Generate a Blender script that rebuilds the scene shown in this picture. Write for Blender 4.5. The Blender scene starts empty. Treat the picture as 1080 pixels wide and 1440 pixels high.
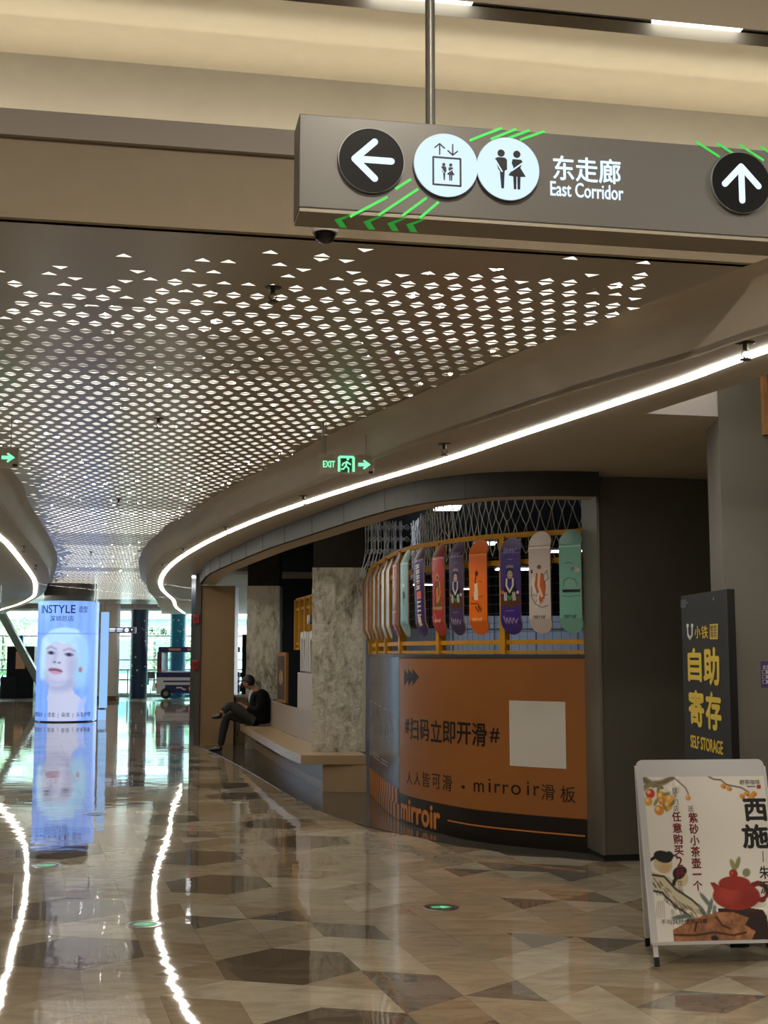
import bpy, bmesh, math, random
import numpy as np
from mathutils import Vector, Matrix

random.seed(7)
rng = np.random.default_rng(7)
SC = bpy.context.scene
COL = SC.collection

# ------------------------------------------------------------------ camera, world, exposure
FPX = 1750.0
PITCH = math.atan(200 / FPX)
EYE = 1.65
cam_data = bpy.data.cameras.new('camera')
cam_data.sensor_fit = 'VERTICAL'
cam_data.sensor_height = 36.0
cam_data.lens = FPX / 1440 * 36.0
cam_data.clip_end = 400
cam = bpy.data.objects.new('camera', cam_data)
cam.location = (0, 0, EYE)
cam.rotation_euler = (math.pi / 2 + PITCH, 0, 0)
COL.objects.link(cam)
SC.camera = cam

world = bpy.data.worlds.new('daylight')
SC.world = world
world.use_nodes = True
bg = world.node_tree.nodes['Background']
bg.inputs['Color'].default_value = (0.86, 0.96, 1.0, 1)
bg.inputs['Strength'].default_value = 6.5
SC.view_settings.view_transform = 'Standard'
SC.view_settings.look = 'None'
SC.view_settings.gamma = 1.0
SC.view_settings.use_curve_mapping = False
SC.view_settings.exposure = 0.55
SC.cycles.max_bounces = 8
SC.cycles.diffuse_bounces = 4
SC.cycles.glossy_bounces = 5
SC.cycles.transparent_max_bounces = 12
SC.cycles.sample_clamp_indirect = 4.0
SC.cycles.caustics_reflective = False
SC.cycles.caustics_refractive = False

# ------------------------------------------------------------------ sight-line helpers (photo pixel -> point of the place)
CP, SP = math.cos(PITCH), math.sin(PITCH)
def ray(x, y):
    u = (x - 540) / FPX
    v = (720 - y) / FPX
    return u, CP - v * SP, v * CP + SP
def at_z(x, y, z):
    r = ray(x, y); t = (z - EYE) / r[2]
    return Vector((r[0] * t, r[1] * t, z))
def at_Y(x, y, Y):
    r = ray(x, y); t = Y / r[1]
    return Vector((r[0] * t, Y, EYE + r[2] * t))

# ------------------------------------------------------------------ materials
def lin(c):
    return tuple(((v / 255) / 12.92 if v / 255 <= .04045 else ((v / 255 + .055) / 1.055) ** 2.4) for v in c)
MATS = {}
def mat(name, rgb, rough=.5, metal=0., var=0., scale=8., bump=0., bscale=30., emit=0., ergb=None, spec=.5, coat=0., alpha=1.):
    if name in MATS: return MATS[name]
    m = bpy.data.materials.new(name); m.use_nodes = True
    nt = m.node_tree; p = nt.nodes['Principled BSDF']
    c = lin(rgb)
    p.inputs['Base Color'].default_value = (*c, 1)
    p.inputs['Roughness'].default_value = rough
    p.inputs['Metallic'].default_value = metal
    p.inputs['Specular IOR Level'].default_value = spec
    p.inputs['Coat Weight'].default_value = coat
    p.inputs['Alpha'].default_value = alpha
    if emit:
        p.inputs['Emission Color'].default_value = (*lin(ergb or rgb), 1)
        p.inputs['Emission Strength'].default_value = emit
    if var or bump:
        g = nt.nodes.new('ShaderNodeNewGeometry')
        n = nt.nodes.new('ShaderNodeTexNoise')
        n.inputs['Scale'].default_value = scale; n.inputs['Detail'].default_value = 4
        nt.links.new(g.outputs['Position'], n.inputs['Vector'])
        if var:
            r = nt.nodes.new('ShaderNodeValToRGB')
            lo = tuple(max(0, v * (1 - var)) for v in c); hi = tuple(min(1, v * (1 + var)) for v in c)
            r.color_ramp.elements[0].position = .3; r.color_ramp.elements[0].color = (*lo, 1)
            r.color_ramp.elements[1].position = .7; r.color_ramp.elements[1].color = (*hi, 1)
            nt.links.new(n.outputs['Fac'], r.inputs['Fac'])
            nt.links.new(r.outputs['Color'], p.inputs['Base Color'])
        if bump:
            n2 = nt.nodes.new('ShaderNodeTexNoise'); n2.inputs['Scale'].default_value = bscale; n2.inputs['Detail'].default_value = 3
            nt.links.new(g.outputs['Position'], n2.inputs['Vector'])
            b = nt.nodes.new('ShaderNodeBump'); b.inputs['Distance'].default_value = bump
            nt.links.new(n2.outputs['Fac'], b.inputs['Height'])
            nt.links.new(b.outputs['Normal'], p.inputs['Normal'])
    MATS[name] = m
    return m
def glow(name, rgb, strength, sample=True):
    if name in MATS: return MATS[name]
    m = bpy.data.materials.new(name); m.use_nodes = True
    nt = m.node_tree; nt.nodes.clear()
    e = nt.nodes.new('ShaderNodeEmission'); o = nt.nodes.new('ShaderNodeOutputMaterial')
    e.inputs['Color'].default_value = (*lin(rgb), 1); e.inputs['Strength'].default_value = strength
    nt.links.new(e.outputs[0], o.inputs[0])
    if not sample: m.cycles.emission_sampling = 'NONE'
    MATS[name] = m
    return m
def print_mat(name, rough=.5, emit=0.):
    """flat print: colour comes from the printed sheet's own colour attribute"""
    if name in MATS: return MATS[name]
    m = bpy.data.materials.new(name); m.use_nodes = True
    nt = m.node_tree; p = nt.nodes['Principled BSDF']
    a = nt.nodes.new('ShaderNodeAttribute'); a.attribute_name = 'Col'
    nt.links.new(a.outputs['Color'], p.inputs['Base Color'])
    p.inputs['Roughness'].default_value = rough
    if emit:
        nt.links.new(a.outputs['Color'], p.inputs['Emission Color'])
        p.inputs['Emission Strength'].default_value = emit
        m.cycles.emission_sampling = 'NONE'
    MATS[name] = m
    return m
def marble(name, rgb, rgb2, seed, rough=.035):
    m = bpy.data.materials.new(name); m.use_nodes = True
    nt = m.node_tree; p = nt.nodes['Principled BSDF']
    g = nt.nodes.new('ShaderNodeNewGeometry')
    mp = nt.nodes.new('ShaderNodeMapping'); mp.inputs['Location'].default_value = (seed * 3.7, seed * 1.3, seed)
    mp.inputs['Rotation'].default_value = (0, 0, seed * .9); mp.inputs['Scale'].default_value = (1, 2.4, 1)
    nt.links.new(g.outputs['Position'], mp.inputs['Vector'])
    n = nt.nodes.new('ShaderNodeTexNoise'); n.inputs['Scale'].default_value = 3.2; n.inputs['Detail'].default_value = 9
    n.inputs['Distortion'].default_value = 1.1; n.inputs['Roughness'].default_value = .62
    nt.links.new(mp.outputs[0], n.inputs['Vector'])
    r = nt.nodes.new('ShaderNodeValToRGB')
    r.color_ramp.elements[0].position = .32; r.color_ramp.elements[0].color = (*lin(rgb2), 1)
    r.color_ramp.elements[1].position = .62; r.color_ramp.elements[1].color = (*lin(rgb), 1)
    nt.links.new(n.outputs['Fac'], r.inputs['Fac']); nt.links.new(r.outputs['Color'], p.inputs['Base Color'])
    n2 = nt.nodes.new('ShaderNodeTexNoise'); n2.inputs['Scale'].default_value = 2.6; n2.inputs['Detail'].default_value = 2.5
    nt.links.new(g.outputs['Position'], n2.inputs['Vector'])
    b = nt.nodes.new('ShaderNodeBump'); b.inputs['Distance'].default_value = .0030; b.inputs['Strength'].default_value = .55
    nt.links.new(n2.outputs['Fac'], b.inputs['Height']); nt.links.new(b.outputs['Normal'], p.inputs['Normal'])
    p.inputs['Roughness'].default_value = rough
    p.inputs['IOR'].default_value = 1.95
    MATS[name] = m
    return m
def glass(name, tint, refl=.12):
    m = bpy.data.materials.new(name); m.use_nodes = True
    nt = m.node_tree; nt.nodes.clear()
    t = nt.nodes.new('ShaderNodeBsdfTransparent'); t.inputs[0].default_value = (*tint, 1)
    g = nt.nodes.new('ShaderNodeBsdfGlossy'); g.inputs['Roughness'].default_value = .02
    mx = nt.nodes.new('ShaderNodeMixShader'); mx.inputs[0].default_value = refl
    o = nt.nodes.new('ShaderNodeOutputMaterial')
    nt.links.new(t.outputs[0], mx.inputs[1]); nt.links.new(g.outputs[0], mx.inputs[2]); nt.links.new(mx.outputs[0], o.inputs[0])
    MATS[name] = m
    return m

# ------------------------------------------------------------------ mesh helpers
class MB:
    def __init__(s): s.v = []; s.f = []
    def add(s, vs, fs):
        o = len(s.v); s.v += [tuple(p) for p in vs]; s.f += [tuple(i + o for i in f) for f in fs]; return s
    def box(s, x0, y0, z0, x1, y1, z1):
        return s.add([(x0,y0,z0),(x1,y0,z0),(x1,y1,z0),(x0,y1,z0),(x0,y0,z1),(x1,y0,z1),(x1,y1,z1),(x0,y1,z1)],
                     [(0,3,2,1),(4,5,6,7),(0,1,5,4),(1,2,6,5),(2,3,7,6),(3,0,4,7)])
    def prism(s, poly, z0, z1):
        n = len(poly)
        a = sum(poly[i][0]*poly[(i+1)%n][1]-poly[(i+1)%n][0]*poly[i][1] for i in range(n))
        if a < 0: poly = poly[::-1]
        return s.add([(p[0],p[1],z0) for p in poly]+[(p[0],p[1],z1) for p in poly],
                     [tuple(range(n-1,-1,-1)), tuple(range(n,2*n))]+[(i,(i+1)%n,(i+1)%n+n,i+n) for i in range(n)])
    def band(s, A, B, z0, z1):
        """slab between two plan polylines of equal count"""
        n = len(A); o = []
        for (a, b) in zip(A, B): o += [(a[0],a[1],z0),(b[0],b[1],z0),(b[0],b[1],z1),(a[0],a[1],z1)]
        f = [(0,1,2,3),(4*n-4,4*n-1,4*n-2,4*n-3)]
        for i in range(n-1):
            k=4*i; m=k+4
            f += [(k,m,m+1,k+1),(k+1,m+1,m+2,k+2),(k+2,m+2,m+3,k+3),(k+3,m+3,m,k)]
        return s.add(o, f)
    def tube(s, pts, r, n=8, cap=True):
        pts=[Vector(p) for p in pts]; rings=[]; up=Vector((0,0,1)); vs=[]; fs=[]
        rs = r if isinstance(r,(list,tuple)) else [r]*len(pts)
        for i,p in enumerate(pts):
            d=(pts[min(i+1,len(pts)-1)]-pts[max(i-1,0)]).normalized()
            a=d.cross(up)
            if a.length<1e-3: a=d.cross(Vector((1,0,0)))
            a.normalize(); b=a.cross(d)
            for k in range(n):
                t=2*math.pi*k/n; vs.append(p+(a*math.cos(t)+b*math.sin(t))*rs[i])
        for i in range(len(pts)-1):
            for k in range(n):
                fs.append((i*n+k,i*n+(k+1)%n,(i+1)*n+(k+1)%n,(i+1)*n+k))
        if cap and n>2: fs += [tuple(range(n-1,-1,-1)), tuple((len(pts)-1)*n+k for k in range(n))]
        return s.add(vs,fs)
    def lathe(s, prof, n=24, c=(0,0,0), cap=True):
        vs=[];fs=[]
        for r,z in prof:
            for k in range(n):
                t=2*math.pi*k/n; vs.append((c[0]+r*math.cos(t),c[1]+r*math.sin(t),c[2]+z))
        m=len(prof)
        for i in range(m-1):
            for k in range(n): fs.append((i*n+k,i*n+(k+1)%n,(i+1)*n+(k+1)%n,(i+1)*n+k))
        if cap: fs += [tuple(range(n-1,-1,-1)), tuple((m-1)*n+k for k in range(n))]
        return s.add(vs,fs)
    def bar(s, a, b, w, h=None):
        """rectangular bar from a to b, width w across, height h"""
        h = h or w; a=Vector(a); b=Vector(b); d=(b-a).normalized()
        up=Vector((0,0,1)) if abs(d.z)<.95 else Vector((0,1,0))
        x=d.cross(up).normalized()*w/2; y=x.cross(d).normalized()*h/2
        vs=[a-x-y,a+x-y,a+x+y,a-x+y,b-x-y,b+x-y,b+x+y,b-x+y]
        return s.add(vs,[(0,1,2,3),(7,6,5,4),(0,4,5,1),(1,5,6,2),(2,6,7,3),(3,7,4,0)])
    def build(s, name, m, parent=None, smooth=False, bevel=0.):
        me=bpy.data.meshes.new(name); me.from_pydata(s.v,[],s.f)
        bm=bmesh.new(); bm.from_mesh(me); bmesh.ops.recalc_face_normals(bm,faces=bm.faces); bm.to_mesh(me); bm.free()
        return link(name, me, m, parent, smooth, bevel)
def link(name, me, m, parent=None, smooth=False, bevel=0.):
    o=bpy.data.objects.new(name,me); COL.objects.link(o)
    if m is not None:
        for q in (m if isinstance(m,(list,tuple)) else [m]): me.materials.append(q)
    if smooth:
        me.polygons.foreach_set('use_smooth',[True]*len(me.polygons))
        if hasattr(me,'set_sharp_from_angle'): me.set_sharp_from_angle(angle=math.radians(40))
    if parent is not None:
        o.parent=parent
        o.location = -Vector(parent['base']) if parent.get('base') is not None else (0,0,0)
    if bevel:
        b=o.modifiers.new('bevel','BEVEL'); b.width=bevel; b.segments=2; b.limit_method='ANGLE'
    return o
def thing(name, label, cat, loc, group=None):
    """Empty at the thing's base; parts are given in world metres"""
    o=bpy.data.objects.new(name,None); COL.objects.link(o)
    o.location=loc; o['base']=tuple(loc); o.empty_display_size=.1
    o['label']=label; o['category']=cat
    if group: o['group']=group
    return o
def tag(o, label, cat, group=None):
    o['label']=label; o['category']=cat
    if group: o['group']=group
    return o
def struct(o): o['kind']='structure'; return o
def sub(parent_mesh, child):
    """make child (world metres) a sub-part of a part"""
    child.parent=parent_mesh; child.location=(0,0,0); return child

def spline(pts, n=8):
    P=[Vector((*p,0)) if len(p)==2 else Vector(p) for p in pts]; out=[]
    for i in range(len(P)-1):
        a=P[max(i-1,0)];b=P[i];c=P[i+1];d=P[min(i+2,len(P)-1)]
        for k in range(n):
            t=k/n
            out.append(.5*((2*b)+(c-a)*t+(2*a-5*b+4*c-d)*t*t+(3*b-a-3*c+d)*t**3))
    out.append(P[-1]); return [(p.x,p.y) for p in out]
def offset(poly, d):
    """shift a plan polyline to its right-hand side by d"""
    out=[]
    for i,p in enumerate(poly):
        a=poly[max(i-1,0)];b=poly[min(i+1,len(poly)-1)]
        t=Vector((b[0]-a[0],b[1]-a[1])).normalized()
        out.append((p[0]+t.y*d,p[1]-t.x*d))
    return out

# ------------------------------------------------------------------ surfaces that carry print and lettering
class Wall:
    """vertical surface over a plan polyline; (s, z) coordinates, off = distance in front of it"""
    def __init__(s, poly, z0=0.):
        s.p=[Vector((q[0],q[1])) for q in poly]; s.L=[0.]
        for a,b in zip(s.p,s.p[1:]): s.L.append(s.L[-1]+(b-a).length)
    def at(s, u):
        L=s.L; i=0
        while i<len(L)-2 and u>L[i+1]: i+=1
        t=(u-L[i])/(L[i+1]-L[i]); d=(s.p[i+1]-s.p[i]).normalized()
        return s.p[i]+(s.p[i+1]-s.p[i])*t, d
    def map(s,u,z,off=0.):
        p,d=s.at(u); n=Vector((d.y,-d.x))
        return Vector((p.x+n.x*off,p.y+n.y*off,z))
    def px(s,x,y):
        r=ray(x,y); best=None
        for i,(a,b) in enumerate(zip(s.p,s.p[1:])):
            e=b-a; den=r[0]*e.y-r[1]*e.x
            if abs(den)<1e-9: continue
            t=(a.x*e.y-a.y*e.x)/den; k=(a.x*r[1]-a.y*r[0])/den
            lo=-9 if i==0 else -1e-6; hi=9 if i==len(s.p)-2 else 1+1e-6
            if t>0 and lo<=k<=hi and (best is None or t<best[0]): best=(t,s.L[i]+k*e.length)
        return best[1], EYE+r[2]*best[0]
class Plane:
    def __init__(s,o,u,v):
        s.o=Vector(o); s.u=Vector(u).normalized(); s.v=Vector(v).normalized(); s.n=s.u.cross(s.v)
    def map(s,a,b,off=0.): return s.o+s.u*a+s.v*b+s.n*off
    def px(s,x,y):
        r=Vector(ray(x,y)); e=Vector((0,0,EYE)); t=(s.o-e).dot(s.n)/r.dot(s.n); q=e+r*t-s.o
        return q.dot(s.u), q.dot(s.v)
def shape(surf, pts, name, m, parent, off=.002, d=.003):
    """flat plate cut to an outline given in surface coordinates"""
    n=len(pts)
    vs=[surf.map(a,b,off) for a,b in pts]+[surf.map(a,b,off+d) for a,b in pts]
    fs=[tuple(range(n-1,-1,-1)),tuple(range(n,2*n))]+[(i,(i+1)%n,(i+1)%n+n,i+n) for i in range(n)]
    return MB().add(vs,fs).build(name,m,parent)
def pshape(surf, pix, *a, **k): return shape(surf,[surf.px(x,y) for x,y in pix],*a,**k)
def circle(c,rx,ry=None,n=32): 
    ry=ry or rx
    return [(c[0]+rx*math.cos(2*math.pi*i/n),c[1]+ry*math.sin(2*math.pi*i/n)) for i in range(n)]
def strokes(surf, segs, w, name, m, parent, off=.003, d=.002, round_=True):
    """joined flat strokes (an icon) on a surface"""
    mb=MB()
    for pl in segs:
        for (a,b) in zip(pl,pl[1:]):
            dx,dy=b[0]-a[0],b[1]-a[1]; L=math.hypot(dx,dy) or 1e-6; nx,ny=-dy/L*w/2,dx/L*w/2
            P=[(a[0]+nx,a[1]+ny),(a[0]-nx,a[1]-ny),(b[0]-nx,b[1]-ny),(b[0]+nx,b[1]+ny)]
            mb.add([surf.map(x,y,off) for x,y in P]+[surf.map(x,y,off+d) for x,y in P],[(3,2,1,0),(4,5,6,7),(0,1,5,4),(1,2,6,5),(2,3,7,6),(3,0,4,7)])
        if round_:
            for q in pl:
                c=circle(q,w/2,n=12); n=12
                mb.add([surf.map(x,y,off) for x,y in c]+[surf.map(x,y,off+d*.97) for x,y in c],[tuple(range(n-1,-1,-1)),tuple(range(n,2*n))]+[(i,(i+1)%n,(i+1)%n+n,i+n) for i in range(n)])
    return mb.build(name,m,parent)
def text(surf, body, box, name, m, parent, off=.002, d=.002, bold=0., italic=0.):
    """lettering fitted to box = (u0, v0, u1, v1) on a surface"""
    cu=bpy.data.curves.new(name,'FONT'); cu.body=body; cu.size=1; cu.resolution_u=3; cu.shear=italic
    cu.space_line=.95
    ob=bpy.data.objects.new(name,cu); COL.objects.link(ob)
    dg=bpy.context.evaluated_depsgraph_get(); me=bpy.data.meshes.new_from_object(ob.evaluated_get(dg))
    bpy.data.objects.remove(ob); bpy.data.curves.remove(cu)
    n=len(me.vertices); co=np.empty(n*3); me.vertices.foreach_get('co',co); co=co.reshape(-1,3)
    lo=co.min(0); hi=co.max(0); ext=np.maximum(hi-lo,1e-6)
    uv=[(box[0]+(q[0]-lo[0])/ext[0]*(box[2]-box[0]), box[1]+(q[1]-lo[1])/ext[1]*(box[3]-box[1])) for q in co]
    fs=[tuple(p.vertices) for p in me.polygons]
    bpy.data.meshes.remove(me)
    cnt={}
    for f in fs:
        for a,b in zip(f,f[1:]+f[:1]):
            cnt[(a,b)]=cnt.get((a,b),0)+1
    edge=[(a,b) for (a,b) in cnt if (b,a) not in cnt]
    bw=bold*(box[3]-box[1])*(.55 if '\n' in body else 1.)*1.3
    vs=[];F=[]
    for k,(dx,dy) in enumerate([(0,0)] if not bold else [(0,0),(bw,0),(-bw,0),(0,bw),(0,-bw)]):
        o_=len(vs); e_=d*(1-.04*k)
        vs+=[surf.map(a+dx,b+dy,off+e_) for a,b in uv]+[surf.map(a+dx,b+dy,off) for a,b in uv]
        F+=[tuple(i+o_ for i in f) for f in fs]+[(a+o_,a+n+o_,b+n+o_,b+o_) for a,b in edge]
    me=bpy.data.meshes.new(name); me.from_pydata([tuple(v) for v in vs],[],F)
    return link(name,me,m,parent)
def pbox(surf,cx,cy,w,h):
    u0,_=surf.px(cx-w/2,cy); u1,_=surf.px(cx+w/2,cy); _,v0=surf.px(cx,cy+h/2); _,v1=surf.px(cx,cy-h/2)
    return (u0,v0,u1,v1)
def ptext(surf,body,cx,cy,w,h,*a,**k): return text(surf,body,pbox(surf,cx,cy,w,h),*a,**k)

class Canvas:
    """a small printed picture, painted in unit coordinates x right, y up"""
    def __init__(s,w,h,rgb,asp=1.):
        s.w,s.h=w,h; s.a=np.ones((h,w,3))*np.array(lin(rgb))
        y,x=np.mgrid[0:h,0:w]; s.x=(x+.5)/w; s.y=(y+.5)/h*asp; s.asp=asp; s.px=1./w
    def _mix(s,m,rgb): 
        c=np.array(lin(rgb)); s.a+= (c-s.a)*np.clip(m,0,1)[...,None]
    def ell(s,cx,cy,rx,ry,rgb,rot=0.,soft=None,al=1.):
        c,q=math.cos(rot),math.sin(rot); dx,dy=s.x-cx,s.y-cy
        u=(dx*c+dy*q)/rx; v=(-dx*q+dy*c)/ry; r=np.sqrt(u*u+v*v)
        sf=soft if soft is not None else s.px/min(rx,ry)
        s._mix(np.clip((1-r)/sf+.5,0,1)*al,rgb); return s
    def line(s,pts,r,rgb,soft=None,al=1.,r2=None):
        m=np.zeros_like(s.x); n=len(pts)-1
        for i,(a,b) in enumerate(zip(pts,pts[1:])):
            ex,ey=b[0]-a[0],b[1]-a[1]; L=ex*ex+ey*ey+1e-12
            t=np.clip(((s.x-a[0])*ex+(s.y-a[1])*ey)/L,0,1)
            d=np.hypot(s.x-a[0]-t*ex,s.y-a[1]-t*ey)
            rr=r if r2 is None else r+(r2-r)*(i+t)/n
            m=np.maximum(m,np.clip((rr-d)/(soft or s.px)+.5,0,1))
        s._mix(m*al,rgb); return s
    def poly(s,pts,rgb,al=1.,edge=None):
        ins=np.zeros(s.x.shape,bool); n=len(pts)
        for i in range(n):
            x1,y1=pts[i]; x2,y2=pts[(i+1)%n]
            if y1==y2: continue
            c=((y1>s.y)!=(y2>s.y))&(s.x<(x2-x1)*(s.y-y1)/(y2-y1)+x1); ins^=c
        s._mix(ins*al,rgb); return s
    def noise(s,amt,cells=20,seed=1,mask=None):
        r=np.random.default_rng(seed); g=r.random((cells+2,cells+2))
        fx=s.x*cells; fy=s.y/s.asp*cells; ix=fx.astype(int); iy=fy.astype(int); tx=fx-ix; ty=fy-iy
        v=(g[iy,ix]*(1-tx)+g[iy,ix+1]*tx)*(1-ty)+(g[iy+1,ix]*(1-tx)+g[iy+1,ix+1]*tx)*ty
        k=1+(v-.5)*2*amt
        if mask is not None: k=1+(k-1)*mask
        s.a*=k[...,None]; return s
def sheet(surf, box, cv, name, m, parent, off=.004):
    """printed sheet: a grid on the surface carrying the canvas colours"""
    u=np.linspace(box[0],box[2],cv.w); v=np.linspace(box[1],box[3],cv.h)
    vs=[tuple(surf.map(a,b,off)) for b in v for a in u]
    return colgrid(vs,cv,name,m,parent)
def colgrid(vs,cv,name,m,parent):
    w,h=cv.w,cv.h
    i=np.arange(w-1)[None,:]+np.arange(h-1)[:,None]*w; i=i.ravel()
    me=bpy.data.meshes.new(name); me.from_pydata(vs,[],[(a,a+1,a+w+1,a+w) for a in i.tolist()])
    at=me.color_attributes.new('Col','FLOAT_COLOR','POINT')
    rgba=np.ones((h*w,4)); rgba[:,:3]=np.clip(cv.a.reshape(-1,3),0,1)
    at.data.foreach_set('color',rgba.ravel().astype(np.float32))
    return link(name,me,m,parent,smooth=True)

# ------------------------------------------------------------------ shared materials
M_PLASTER=mat('warm_white_plaster',(196,184,166),.75,var=.05,scale=1.5)
M_SOFFIT=mat('soffit_paint',(190,180,164),.55,var=.04,scale=1.2)
M_CEIL=mat('satin_ceiling_metal',(176,168,156),.28,metal=.0)
M_DARKGREY=mat('dark_grey_panel',(92,88,78),.5,var=.06,scale=2)
M_GREY=mat('grey_wall_paint',(112,108,100),.6,var=.05,scale=2)
M_BLACK=mat('black_plastic',(14,14,14),.4)
M_WHITE=mat('white_paint',(225,224,226),.4)
M_STEEL=mat('brushed_steel',(150,150,148),.3,metal=1.)
M_YELLOW=mat('yellow_rail_paint',(200,142,18),.45,var=.1,scale=12)
M_CREAM=mat('cream_bench_stone',(178,152,116),.28,var=.04,scale=3)
M_STRIP=glow('linear_light_white',(255,249,236),15.)

# ------------------------------------------------------------------ plan curves of the mall (metres, camera at origin)
Z_SOF, Z_CEIL, Z_HEAD = 3.12, 3.40, 2.92
R_EDGE = spline([(2.55,4.2),(1.76,5.56),(1.5,6.11),(.98,7.03),(0.,9.14),(-.77,11.16),(-1.56,13.23),(-2.51,16.12),(-3.17,18.18),(-3.69,20.03),(-4.36,22.89),(-4.85,25.4),(-5.5,29.1),(-6.23,34.1),(-7.5,42.),(-8.2,46.)])
R_STRIP= spline([(2.35,4.9),(1.86,5.89),(1.6,6.6),(1.31,7.3),(.95,8.16),(.44,9.4),(-.25,10.85),(-.84,12.2),(-1.53,13.96),(-2.4,16.54),(-3.31,19.73),(-4.06,22.89),(-4.65,25.9),(-5.15,29.1),(-5.76,34.1),(-6.5,39.),(-7.2,45.)])
L_EDGE = spline([(-2.6,3.8),(-3.05,7.5),(-3.8,12.24),(-4.23,14.15),(-4.88,17.21),(-5.46,19.88),(-6.07,22.49),(-7.,25.9),(-8.36,30.5),(-10.3,36.),(-12.6,42.),(-14.,46.)])
L_STRIP= spline([(-3.6,4.),(-3.9,8.),(-4.3,12.5),(-4.84,15.63),(-5.31,17.8),(-5.98,20.68),(-6.93,24.65),(-8.06,28.79),(-9.15,32.4),(-10.89,37.06),(-13.,42.)])
BAND   = spline([(1.74,9.98),(1.14,9.95),(.58,10.2),(0.,11.05),(-.94,13.65),(-1.44,15.1),(-2.27,17.9),(-2.86,20.1),(-3.4,22.9)])
FLOORL = spline([(1.76,10.2),(1.4,10.42),(.95,10.72),(.38,11.44),(-.28,12.5),(-.89,14.12),(-1.91,17.92),(-2.7,20.7),(-3.3,22.6)])
BOARD  = spline([(1.72,10.6),(1.55,10.71),(1.16,10.98),(.76,11.35),(.40,11.98),(.16,12.64),(0.,13.61),(-.17,15.04)])
def x_at(poly,y):
    for a,b in zip(poly,poly[1:]):
        if (a[1]-y)*(b[1]-y)<=0 and a[1]!=b[1]: return a[0]+(b[0]-a[0])*(y-a[1])/(b[1]-a[1])
    return poly[-1][0] if y>poly[-1][1] else poly[0][0]
AX=math.radians(10.6)                       # the mall's own axis, turned a little left
UX=Vector((math.cos(AX),math.sin(AX),0)); UY=Vector((-math.sin(AX),math.cos(AX),0))

# ================================================================== STRUCTURE
O5=Vector((0,5.13,0))
def uv(u,n): p=O5+UX*u+UY*n; return (p.x,p.y)
def slab(name,u0,u1,n0,n1,z0,z1,m,parent=None):
    return MB().prism([uv(u0,n0),uv(u1,n0),uv(u1,n1),uv(u0,n1)],z0,z1).build(name,m,parent)

# ---- floor: triangular lattice of polished stone tiles
M_GROUT=mat('floor_base_stone',(120,108,92),.25,var=.1,scale=1.)
floor=struct(MB().box(-24,-6,-.12,8,51.2,-.006).build('floor',M_GROUT))
TONES=[marble('tile_beige',(178,164,140),(152,138,116),1),marble('tile_light',(194,182,160),(168,155,134),2),
       marble('tile_tan',(164,146,120),(140,122,98),3),marble('tile_brown',(118,105,88),(94,82,68),4),
       marble('tile_grey',(128,120,108),(102,95,86),5)]
TA=.41; th=math.radians(-14.)
E1=Vector((TA*math.cos(th),TA*math.sin(th))); E2=Vector((TA*math.cos(th+math.pi/3),TA*math.sin(th+math.pi/3)))
HX=Vector((-.52,6.87))
def lat(i,j): return HX+E1*i+E2*j
shop_poly=FLOORL+[(-1.,26),(6,26),(6,10.9)]
def inside(p,poly):
    r=False; n=len(poly)
    for i in range(n):
        a=poly[i];b=poly[(i+1)%n]
        if (a[1]>p[1])!=(b[1]>p[1]) and p[0]<(b[0]-a[0])*(p[1]-a[1])/(b[1]-a[1])+a[0]: r=not r
    return r
def visible(p):
    x,y=p
    return 4.2<y<44 and abs(x+.02*y)<.36*y+1.6 and x>-17 and not inside(p,shop_poly)
tri={}
for i in range(-120,120):
    for j in range(-20,125):
        for up in (0,1):
            V=[(i,j),(i+1,j),(i,j+1)] if up else [(i+1,j),(i+1,j+1),(i,j+1)]
            c=sum((lat(*q) for q in V),Vector((0,0)))/3
            if visible(c): tri[(i,j,up)]=V
def nbrs(k):
    i,j,u=k
    return [(i,j,0),(i-1,j,0),(i,j-1,0)] if u else [(i,j,1),(i+1,j,1),(i,j+1,1)]
def outline(keys):
    ed={}
    for k in keys:
        V=tri[k]
        for a,b in zip(V,V[1:]+V[:1]): ed[(a,b)]=1
    bd={a:b for (a,b) in ed if (b,a) not in ed}
    st=next(iter(bd)); out=[st]; cur=bd[st]
    while cur!=st and len(out)<20: out.append(cur); cur=bd[cur]
    res=[]
    for a,b,c in zip(out[-1:]+out[:-1],out,out[1:]+out[:1]):
        if (b[0]-a[0])*(c[1]-b[1])-(b[1]-a[1])*(c[0]-b[0])!=0: res.append(b)
    return res
used=set(); tiles=[]
for i in range(-40,40):
    for j in range(-8,42):
        ci,cj=3*i,3*j
        ks=[(ci,cj,1),(ci-1,cj,1),(ci,cj-1,1),(ci-1,cj,0),(ci,cj-1,0),(ci-1,cj-1,0)]
        if not all(k in tri for k in ks): continue
        c=lat(ci,cj)
        if c.x<.1-.16*(c.y-8) and (i+2*j)%3!=1:
            tiles.append((ks,3)); used.update(ks)
        elif (i+j)%2==0:
            for q,k in enumerate([ks[0],ks[4],ks[2],ks[5],ks[1],ks[3]]):
                tiles.append(([k],[4,1,0,4,1,2][q])); used.add(k)
order=sorted(tri,key=lambda k:(k[1],k[0],k[2]))
for k in order:
    if k in used: continue
    grp=[k]; used.add(k); want=random.choice([1,2,2,3,3])
    while len(grp)<want:
        c=[n for n in nbrs(grp[-1]) if n in tri and n not in used]
        if not c: break
        n=random.choice(c); grp.append(n); used.add(n)
    cx=lat(*tri[grp[0]][0]).x
    tone=random.choice([0,0,1,1,2,0,4] if cx>-.4 else [0,0,0,2,2,1])
    tiles.append((grp,tone))
def tile_poly(ks):
    P=[lat(*q) for q in outline(ks)]; c=sum(P,Vector((0,0)))/len(P); 
    return [tuple(c+(p-c)*(1-.0016/max((p-c).length,.1))) for p in P],c
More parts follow.
